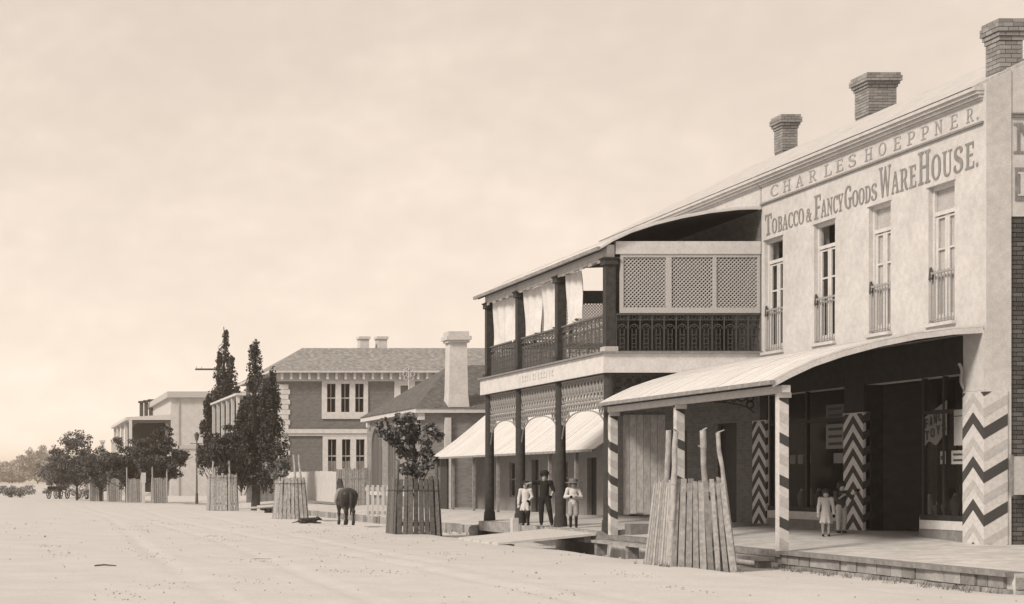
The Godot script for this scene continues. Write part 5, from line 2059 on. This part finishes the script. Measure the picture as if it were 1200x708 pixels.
# ---------------------------------------------------------------- things shown in the shop windows
func paper(called, label, cat, x0, x1, y0, y1, X, m, lines := 0):
	# a flat card or poster on a street-facing plane X between pixel columns x0 and x1
	var d0: float = dz(x1, X)
	var d1: float = dz(x0, X)
	var md := (d0 + d1) * 0.5
	var ya: float = hy(y1, md)
	var yb: float = hy(y0, md)
	var o := thing(called, V(X, ya, md), label, cat)
	var st := S()
	bb(st, X, X + 0.008, ya, yb, d0, d1)
	obj("sheet", st, m, o)
	for i in lines:
		st = S()
		var y: float = lerpf(yb, ya, (i + 0.7) / (lines + 0.4))
		bb(st, X - 0.004, X - 0.0005, y - (yb - ya) * 0.16 / lines, y + (yb - ya) * 0.16 / lines, lerpf(d0, d1, 0.14), lerpf(d0, d1, 0.86))
		obj("print_line", st, M.ink, o)
	return o

func build_shop_goods():
	var X := XF + 0.03
	var b := thing("banner_sign", V(XF - 0.02, 2.4, 34.6), "hanging cloth banner reading FANCY TOYS beside the corner shop window", "banner")
	var st := S()
	var d0 := dz(1110, X)
	var d1 := dz(1084, X)
	var n := 10
	for i in n:
		var q := []
		for e in [i, i + 1]:
			var t := float(e) / n
			q.append([lerpf(d1, d0, t), hy(lerpf(488, 470, t), 34.7), hy(lerpf(523, 513, t) - 4.0 * sin(t * 9.0), 34.7)])
		quad(st, V(X, q[0][2], q[0][0]), V(X, q[1][2], q[1][0]), V(X, q[1][1], q[1][0]), V(X, q[0][1], q[0][0]))
	obj("cloth", st, M.goods_b, b)
	var wl := Node3D.new()
	wl.name = "lettering"
	b.add_child(wl)
	wl.position = -b.position
	for r in [["FANCY", 0.33], ["TOYS", 0.08]]:
		var word: String = r[0]
		for i in word.length():
			var t := (i + 0.15) / word.length()
			var t1 := (i + 0.85) / word.length()
			letter_at(wl, word[i], lerpf(d1, d0, t) - lerpf(d1, d0, t1), 0.19, V(X - 0.004, hy(lerpf(523, 511, t), 34.7) + r[1] + 0.04, lerpf(d1, d0, t)), Vector3(0, 0, 1), Vector3(-1, 0, 0), M.ink, false, true)
	paper("poster", "pale tall poster in the shop window next to the corner pier", "poster", 1118, 1133, 488, 522, X, M.paper, 0)
	paper("poster", "small white card at the top of the corner shop window", "poster", 1118, 1132, 480, 487, X - 0.012, M.paper, 0)
	paper("price_card", "white price card with dark print below the tall poster", "card", 1115, 1132, 528, 544, X, M.paper, 2)
	paper("price_card", "narrow white card hanging left of the printed price card", "card", 1102, 1108, 529, 544, X, M.paper, 1)
	paper("poster", "large dim poster with two pictures in the long shop window", "poster", 968, 990, 497, 526, X, M.paper_dim, 3)
	paper("poster", "dim arched poster above the large one in the long shop window", "poster", 968, 989, 474, 492, X, M.goods_a, 2)
	paper("poster", "plain dim notice under the large poster in the long shop window", "poster", 977, 990, 531, 543, X, M.goods_b, 0)
	for i in 3:
		var o = paper("price_card", "small upright card in the row at the far end of the long shop window", "card", 926 + i * 9, 932 + i * 9, 533, 544, X + 0.3, M.goods_b, 0)
		o.set_meta("group", "row of cards in the long shop window")
	rng.seed = 61
	for i in 9:
		var left := i < 5
		var x: float = (940.0 + i * 10.0) if left else (1090.0 + (i - 5) * 10.0)
		var Xs := XF + 0.55
		var d := dz(x, Xs)
		var y0 := 0.925 if left else 0.855
		var o := thing("shop_jar", V(Xs, y0, d), "small glazed jar on the display shelf of the %s shop window" % ("long" if left else "corner"), "jar", "jars in the long window" if left else "jars in the corner window")
		st = S()
		var hgt := rr(0.22, 0.5)
		tube(st, V(Xs, y0, d), V(Xs, y0 + hgt * 0.7, d), 0.07, 0.12, 9)
		tube(st, V(Xs, y0 + hgt * 0.7, d), V(Xs, y0 + hgt, d), 0.12, 0.05, 9)
		obj("jar_body", st, M.goods_b if i % 2 else M.goods_a, o)
		st = S()
		tube(st, V(Xs, y0 + hgt, d), V(Xs, y0 + hgt + 0.06, d), 0.055, 0.04, 8)
		obj("lid", st, M.paper_dim, o)
	# planked screen at the far end of the shop verandah
	var D := 42.65
	var sc := thing("plank_screen", V(15.6, 0.4, D), "pale vertical plank screen closing the far end of the shop verandah", "screen")
	var k := 0
	var xa := lx(731, D)
	while xa < lx(778, D):
		st = S()
		var wd := rr(0.13, 0.19)
		hexa(st, [V(xa, hy(603 - k % 3, D), D), V(xa + wd, hy(603 - k % 3, D), D), V(xa + wd, hy(603, D), D + 0.03), V(xa, hy(603, D), D + 0.03), V(xa, hy(486, D), D + 0.02), V(xa + wd, hy(486, D), D + 0.02), V(xa + wd, hy(486, D), D + 0.05), V(xa, hy(486, D), D + 0.05)])
		obj("plank", st, M.plank_pale if k % 3 else M.plank_pale_b, sc)
		xa += wd + 0.012
		k += 1
	st = S()
	bb(st, lx(728, D), lx(780, D), hy(488, D), hy(482, D), D + 0.055, D + 0.1)
	obj("rail", st, M.timber, sc)
	# step up to the balcony side
	var sp := thing("stone_step", V(16.5, 0.3, 42.6), "dark stone step across the footpath behind the plank bridge", "step")
	st = S()
	bb(st, 15.0, 18.4, 0.15, 0.52, 42.2, 42.6)
	obj("tread", st, M.stone_b, sp)
	# board leaning on the brick end wall
	var bd := thing("notice_board", V(19.3, 1.3, 32.7), "plain white notice board on the brick end wall", "board")
	st = S()
	bb(st, lx(1187, 32.7), lx(1230, 32.7), hy(580, 32.7), hy(535, 32.7), 32.68, 32.72)
	obj("panel", st, M.stripe_grey, bd)
	st = S()
	bb(st, lx(1187, 32.7) - 0.03, lx(1187, 32.7) - 0.001, hy(582, 32.7), hy(533, 32.7), 32.67, 32.73)
	obj("frame_edge", st, M.timber, bd)

# ---------------------------------------------------------------- loose things on the road
func build_litter():
	rng.seed = 90
	var st := S()
	for i in 330:
		var d := rr(16.0, 70.0)
		var X := rr(-1.0, 14.0)
		var r := rr(0.008, 0.03) * (1.8 if rng.randf() < 0.06 else 1.0)
		var c := V(X, ground_y(X, d) + r * 0.3, d)
		var b := Basis.from_euler(Vector3(rr(0, 6), rr(0, 6), rr(0, 6)))
		var pts := [Vector3(1, 0, 0), Vector3(-1, 0, 0), Vector3(0, 0.7, 0), Vector3(0, -0.7, 0), Vector3(0, 0, 0.9), Vector3(0, 0, -0.9)]
		for q in [[0, 2, 4], [4, 2, 1], [1, 2, 5], [5, 2, 0], [4, 3, 0], [1, 3, 4], [5, 3, 1], [0, 3, 5]]:
			tri(st, c + b * pts[q[0]] * r, c + b * pts[q[1]] * r, c + b * pts[q[2]] * r)
	# trodden clods and droppings lie in loose clusters and along the wheel tracks
	var spots := []
	for i in 34: spots.append([rr(-0.5, 12.5), rr(17.0, 75.0), rr(0.2, 0.7), rr(0.4, 2.2)])
	for q in [[3.6, 27.0, 0.5, 2.4], [5.6, 30.0, 0.7, 1.6], [1.4, 24.0, 0.4, 1.8], [6.8, 36.0, 0.9, 2.0], [9.0, 48.0, 1.2, 3.0], [4.5, 60.0, 1.6, 3.0], [8.0, 64.0, 1.5, 3.0], [12.6, 40.0, 0.5, 2.5]]: spots.append(q)
	for q in spots:
		for i in 26:
			var X: float = q[0] + rng.randfn() * q[2] * 0.5
			var d: float = q[1] + rng.randfn() * q[3] * 0.5
			if X > 13.0: continue
			var r := rr(0.006, 0.022)
			var c := V(X, ground_y(X, d) + r * 0.25, d)
			var b := Basis.from_euler(Vector3(rr(0, 6), rr(0, 6), rr(0, 6)))
			var pts := [Vector3(1, 0, 0), Vector3(-1, 0, 0), Vector3(0, 0.8, 0), Vector3(0, -0.8, 0), Vector3(0, 0, 0.9), Vector3(0, 0, -0.9)]
			for e in [[0, 2, 4], [4, 2, 1], [1, 2, 5], [5, 2, 0], [4, 3, 0], [1, 3, 4], [5, 3, 1], [0, 3, 5]]:
				tri(st, c + b * pts[e[0]] * r, c + b * pts[e[1]] * r, c + b * pts[e[2]] * r)
	var o := obj("pebbles", st, M.stone_c)
	o.set_meta("kind", "stuff")
	tag(o, "small stones and clods scattered over the dusty road", "stones")
	for q in [[305.0, 654.0, 0.9, "pale stick lying on the bare road"], [122.0, 665.0, 0.45, "short dark stick lying on the road"]]:
		var d: float = EYE * F / (q[1] - CY)
		var X := lx(q[0], d)
		st = S()
		var yy := ground_y(X, d) + 0.02
		tube(st, V(X - q[2] * 0.4, yy, d), V(X, yy + 0.015, d + 0.04), 0.014, 0.016, 6)
		tube(st, V(X, yy + 0.015, d + 0.04), V(X + q[2] * 0.5, yy, d), 0.016, 0.01, 6)
		tag(obj("stick", st, M.fence_white if q[0] > 200 else M.bark), q[3], "stick")
	# dry grass tufts round the feet of guards and kerb
	var tufts := []
	for i in 60: tufts.append([rr(11.9, 13.5), rr(31.5, 33.3)])
	for i in 40: tufts.append([rr(11.2, 12.9), rr(51.6, 53.6)])
	for i in 60: tufts.append([rr(14.2, 14.62), rr(25.5, 33.0)])
	for i in 50: tufts.append([rr(13.6, 14.5), rr(54.0, 64.0)])
	st = S()
	for q in tufts:
		var y := ground_y(q[0], q[1])
		for k in 7:
			var a := rr(0, TAU)
			var h := rr(0.04, 0.13)
			var p := V(q[0] + rr(-0.06, 0.06), y, q[1] + rr(-0.06, 0.06))
			var tip := p + Vector3(cos(a) * h * 0.6, h, sin(a) * h * 0.6)
			var s := Vector3(-sin(a), 0, cos(a)) * 0.008
			tri(st, p - s, p + s, tip)
	o = obj("dry_grass", st, M.timber)
	o.set_meta("kind", "stuff")
	tag(o, "dry grass tufts at the feet of tree guards and kerb", "grass")

func build_trees():
	# guards
	var d := 31.8
	tree_guard("large pale tree guard of split palings with four tall poles before the shop verandah", lx(785, d), lx(862, d), d, 0.0, 1.62, 0.24, 9, "picket", 4,
		[[lx(785, d), d + 0.02, lx(796, d), d + 0.15, 2.52, 0.055], [lx(861, d), d + 0.03, lx(846, d), d + 0.2, 2.5, 0.042], [lx(778, d + 1.1), d + 1.1, lx(783, d + 0.9), d + 0.9, 2.56, 0.05], [lx(828, d + 1.1), d + 1.1, lx(824, d + 0.9), d + 0.9, 2.56, 0.055]], 101)
	d = 51.6
	tree_guard("weathered dark tree guard bound with wire around a broad-leaved sapling", lx(464, d), lx(517, d), d, -0.1, 1.78, 0.12, 8, "picket_dark", 3,
		[[lx(466, d), d + 0.1, lx(468, d), d + 0.15, 2.2, 0.05], [lx(515, d), d + 0.1, lx(513, d), d + 0.2, 2.1, 0.05]], 102, [0.78])
	d = 74.0
	tree_guard("pale tree guard with a leaning ladder-like pair of poles by the lying dog", lx(325, d), lx(361, d), d, -0.15, 1.85, 0.22, 7, "picket", 3,
		[[lx(351, d), d + 0.1, lx(345, d), d + 0.3, hy(533, d), 0.045], [lx(359, d), d + 0.1, lx(351, d), d + 0.3, hy(533, d), 0.045], [lx(327, d), d + 1.0, lx(330, d), d + 0.8, hy(534, d), 0.045]], 103, [0.86])
	d = 97.5
	tree_guard("tall tree guard with crossed boards under a dark round-headed tree", lx(246, d), lx(279, d), d, -0.22, 2.15, 0.10, 8, "picket", 4,
		[[lx(248, d), d + 0.1, lx(250, d), d + 0.1, hy(541, d), 0.06], [lx(270, d), d + 0.1, lx(269, d), d + 0.2, hy(540, d), 0.06]], 104, [0.9])
	var fx := [187.0, 157.0, 134.0, 113.0]
	var fd := [136.0, 141.0, 147.0, 152.0]
	for i in 4:
		var D: float = fd[i]
		var c := lx(fx[i], D)
		tree_guard(["paling guard round the crowded far tree nearest the white building", "paling guard under the far trees beside the tall white post", "low paling guard among the far trees, third along the row", "low paling guard among the far trees, last along the row"][i], c - 0.6, c + 0.6, D, fall(D), 2.0, 0.08, 7, "picket", 4, [[c - 0.58, D, c - 0.58, D, fall(D) + 2.9, 0.06], [c + 0.58, D, c + 0.58, D, fall(D) + 2.7, 0.06]], 110 + i)
	# sapling in the dark guard
	sapling()
	var s3 := thing("leafy_sapling", V(lx(333, 75.0), -0.1, 75.0), "bushy pale sapling drooping over the guard by the lying dog", "tree")
	var st := S()
	var p3 := V(lx(333, 75.0), 0.0, 75.0)
	tube(st, p3 - Vector3(0, 0.3, 0), p3 + Vector3(-0.1, 2.3, 0), 0.04, 0.02, 6)
	obj("trunk", st, M.bark, s3)
	var bl := []
	rng.seed = 55
	for i in 12: bl.append([V(lx(rr(308, 336), 75.0), hy(rr(540, 560), 75.0), 75.0 + rr(-0.6, 0.6)), Vector3(0.28, 0.2, 0.28), 1.0])
	obj("crown", leaf_mesh(bl, 1500, 0.13, 71, 0.16, 0.5), M.leaf1, s3)
	# dark round tree in the tall guard
	tree("street_tree", "dark round-headed tree standing in the tall tree guard", V(lx(266, 98.4), -0.25, 98.4), hy(492, 98.4) + 0.25, 2.3, 0.16, 2.7, 7000, 0.14, 0.055, 201, "street trees", "leaf0")
	# the two tall columnar trees
	tree("poplar_tree", "tallest dark columnar tree between the white building and the brick house", V(lx(263, 152.0), -0.35, 152.0), hy(383, 152.0) + 0.35, 2.6, 0.32, 4.3, 26000, 0.24, 0.055, 210, "columnar trees", "leaf0", true)
	tree("poplar_tree", "broad dark columnar tree hiding the corner of the brick house", V(lx(299, 108.0), -0.3, 108.0), hy(401, 108.0) + 0.3, 2.2, 0.28, 3.5, 28000, 0.19, 0.06, 211, "columnar trees", "leaf0", true)
	# round-headed trees further on
	var far := [[187.0, 138.0, 493.0, 4.4, 0.07, "leafy far tree before the balcony of the white building"], [148.0, 143.0, 510.0, 5.4, 0.08, "leafy far tree between the white post and the hazy cottage"], [90.0, 160.0, 503.0, 6.4, 0.10, "broad hazy far tree standing behind the cart"], [118.0, 152.0, 528.0, 4.8, 0.09, "small far tree in the gap beside the broad hazy tree"], [168.0, 150.0, 520.0, 4.0, 0.08, "low leafy tree crowding the gap behind the white post"], [70.0, 190.0, 530.0, 5.5, 0.14, "pale spreading tree behind the cart and broad tree"]]
	for i in far.size():
		var q = far[i]
		tree("street_tree", q[5], V(lx(q[0], q[1]), fall(q[1]) - 0.05, q[1]), hy(q[2], q[1]) + 0.45, 1.3, 0.13, q[3], 10000, 0.2, q[4], 220 + i, "street trees", "leaf1")
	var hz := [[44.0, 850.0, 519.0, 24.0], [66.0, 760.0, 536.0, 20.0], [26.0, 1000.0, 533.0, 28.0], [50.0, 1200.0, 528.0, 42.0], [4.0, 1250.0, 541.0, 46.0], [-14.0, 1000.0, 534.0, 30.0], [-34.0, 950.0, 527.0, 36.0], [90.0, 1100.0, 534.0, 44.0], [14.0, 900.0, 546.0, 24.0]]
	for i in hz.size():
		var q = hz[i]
		tree("far_tree", "faint hazy tree far down the street", V(lx(q[0], q[1]), fall(q[1]) - 0.05, q[1]), hy(q[2], q[1]) + 0.45, 0.8, 0.5, q[3], 5200, 1.2, 0.26, 240 + i, "faint trees at the end of the street", "leaf1")  # distance haze is put into the pale leaf colour
	# shrubs at the road's far edge
	var sh := [[13.0, 195.0], [28.0, 232.0], [100.0, 172.0], [-2.0, 240.0], [58.0, 250.0], [-24.0, 215.0]]
	for i in sh.size():
		var q = sh[i]
		var at := V(lx(q[0], q[1]), fall(q[1]), q[1])
		var t := thing("shrub", at, "low dark shrub at the far edge of the road", "shrub", "shrubs at the far edge of the road")
		var b := []
		rng.seed = 300 + i
		for k in 9: b.append([at + Vector3(rr(-1.6, 1.6), rr(0.2, 1.0), rr(-0.8, 0.8)), Vector3(0.55, 0.4, 0.5), 1.0])
		var ss := S()
		for k in 5: tube(ss, at - Vector3(0, 0.1, 0), at + Vector3(rr(-1, 1), rr(0.5, 0.9), rr(-0.4, 0.4)), 0.05, 0.02, 5)
		obj("stem", ss, M.bark, t)
		obj("foliage", leaf_mesh(b, 900, 0.2, 400 + i, 0.20, 0.5), M.leaf1, t)

func sapling():
	var d := 52.3
	var base := V(lx(487, d), -0.1, d)
	var t := thing("leafy_sapling", base, "broad-leaved sapling growing out of the dark wire-bound guard", "tree")
	var st := S()
	tube(st, base - Vector3(0, 0.1, 0), base + Vector3(0, 2.2, 0), 0.05, 0.035, 7)
	var blobs := []
	rng.seed = 31
	for g in [[100, 110], [150, 90], [200, 85], [130, 150], [180, 140], [230, 120], [300, 140], [332, 172], [160, 200], [210, 190], [260, 200], [290, 250], [190, 250], [240, 260], [200, 310], [270, 310], [230, 350], [165, 330], [88, 150], [310, 300], [250, 160], [120, 185]]:
		var q := Vector2(430.0 + g[0] / 4.165, 470.0 + g[1] / 4.165)
		var c := V(lx(q.x + rr(-2, 2), d), hy(q.y, d), d + rr(-0.5, 0.5))
		tube(st, base + Vector3(0, clampf(c.y - 0.9, 0.8, 2.3), 0), c, 0.025, 0.008, 5, false)
		blobs.append([c, Vector3(0.23, 0.19, 0.24), 1.0])
	obj("trunk", st, M.bark, t)
	obj("crown", leaf_mesh(blobs, 1500, 0.17, 77, 0.12, 0.8), M.leaf2, t)

# ---------------------------------------------------------------- main
func _ready():
	# camera: view camera with its back parallel to the cross street and the front shifted up and right
	var cam := Camera3D.new()
	cam.name = "camera"
	add_child(cam)
	cam.position = Vector3(0, EYE, 0)
	cam.projection = Camera3D.PROJECTION_FRUSTUM
	cam.keep_aspect = Camera3D.KEEP_HEIGHT
	cam.near = 0.1
	cam.far = 6000.0
	cam.size = 708.0 / F * 0.1
	cam.frustum_offset = Vector2((600.0 - CX) / F, (CY - 354.0) / F) * 0.1
	cam.current = true
	# pale hazy sky
	var we := WorldEnvironment.new()
	we.name = "environment"
	add_child(we)
	var env := Environment.new()
	var sky := Sky.new()
	var sm := ProceduralSkyMaterial.new()
	sm.sky_top_color = lin(0.55, 0.468, 0.405)
	sm.sky_horizon_color = lin(0.92, 0.785, 0.665)
	sm.sky_curve = 0.12
	sm.ground_horizon_color = Color8(236, 222, 207)
	sm.ground_bottom_color = Color8(150, 135, 120)
	sm.sun_angle_max = 1.0
	sm.energy_multiplier = 0.472
	var cover := noise_tex(1024, 301, [[0.006, 1.0, 0.7], [0.025, 1.0, 0.5], [0.1, 1.0, 0.45], [0.3, 1.0, 0.4]], 0.10, 0.46)
	sm.sky_cover = cover
	sm.sky_cover_modulate = Color(1.0, 0.93, 0.86, 1.0)
	sky.sky_material = sm
	env.background_mode = Environment.BG_SKY
	env.sky = sky
	env.tonemap_mode = Environment.TONE_MAPPER_LINEAR
	env.tonemap_exposure = 2.55
	env.sdfgi_enabled = true
	env.ssao_enabled = true
	env.ssil_enabled = true
	env.fog_enabled = true
	env.fog_density = 0.00045
	env.fog_light_color = Color8(240, 226, 208)
	we.environment = env
	# soft hazy sun, high over the street and a little behind the camera
	var sun := DirectionalLight3D.new()
	sun.name = "sun"
	add_child(sun)
	sun.look_at_from_position(Vector3(-7.5, 7.4, 4.2), Vector3.ZERO)
	sun.light_color = Color(1.0, 0.95, 0.89)
	sun.light_energy = 0.5
	sun.light_angular_distance = 12.0
	sun.shadow_enabled = true
	make_materials()
	mat("verandah_wall_shaded", 0.19, 0.9, T.brick, 0.52)  # shade under balcony and roof put into a darkened brick colour
	mat("iron_mid", 0.20, 0.7, T.fine, 1.0)
	mat("low_wall", 0.26, 0.95, T.plaster, 0.5)
	mat("brick_hall", 0.30, 0.95, T.brick, 0.52)
	mat("brick_trim", 0.28, 0.9, T.fine, 1.0)
	mat("bridge", 0.58, 0.95, T.plaster, 0.8)
	build_ground()
	build_paths()
	build_warehouse()
	build_balcony_house()
	canvas_blind("white canvas blind filling the far balcony bay beside the end post", 51.2, 53.7, 5.75, 5.72, 7.2, 1)
	canvas_blind("wrinkled white canvas blind in the middle balcony bay, half beside the far post", 48.7, 50.5, 5.82, 5.80, 7.2, 2)
	canvas_blind("wrinkled white canvas blind in the middle balcony bay, half beside the near post", 47.0, 48.62, 5.84, 5.80, 7.2, 3)
	canvas_blind("narrow canvas blind drawn back across the nearest balcony bay", 45.3, 46.6, 5.9, 5.80, 7.2, 4)
	build_low_shop()
	build_hall()
	build_brick_house()
	build_white_building()
	build_fences()
	build_trees()
	build_furniture()
	build_shop_goods()
	build_people()
	build_animals()
	build_litter()
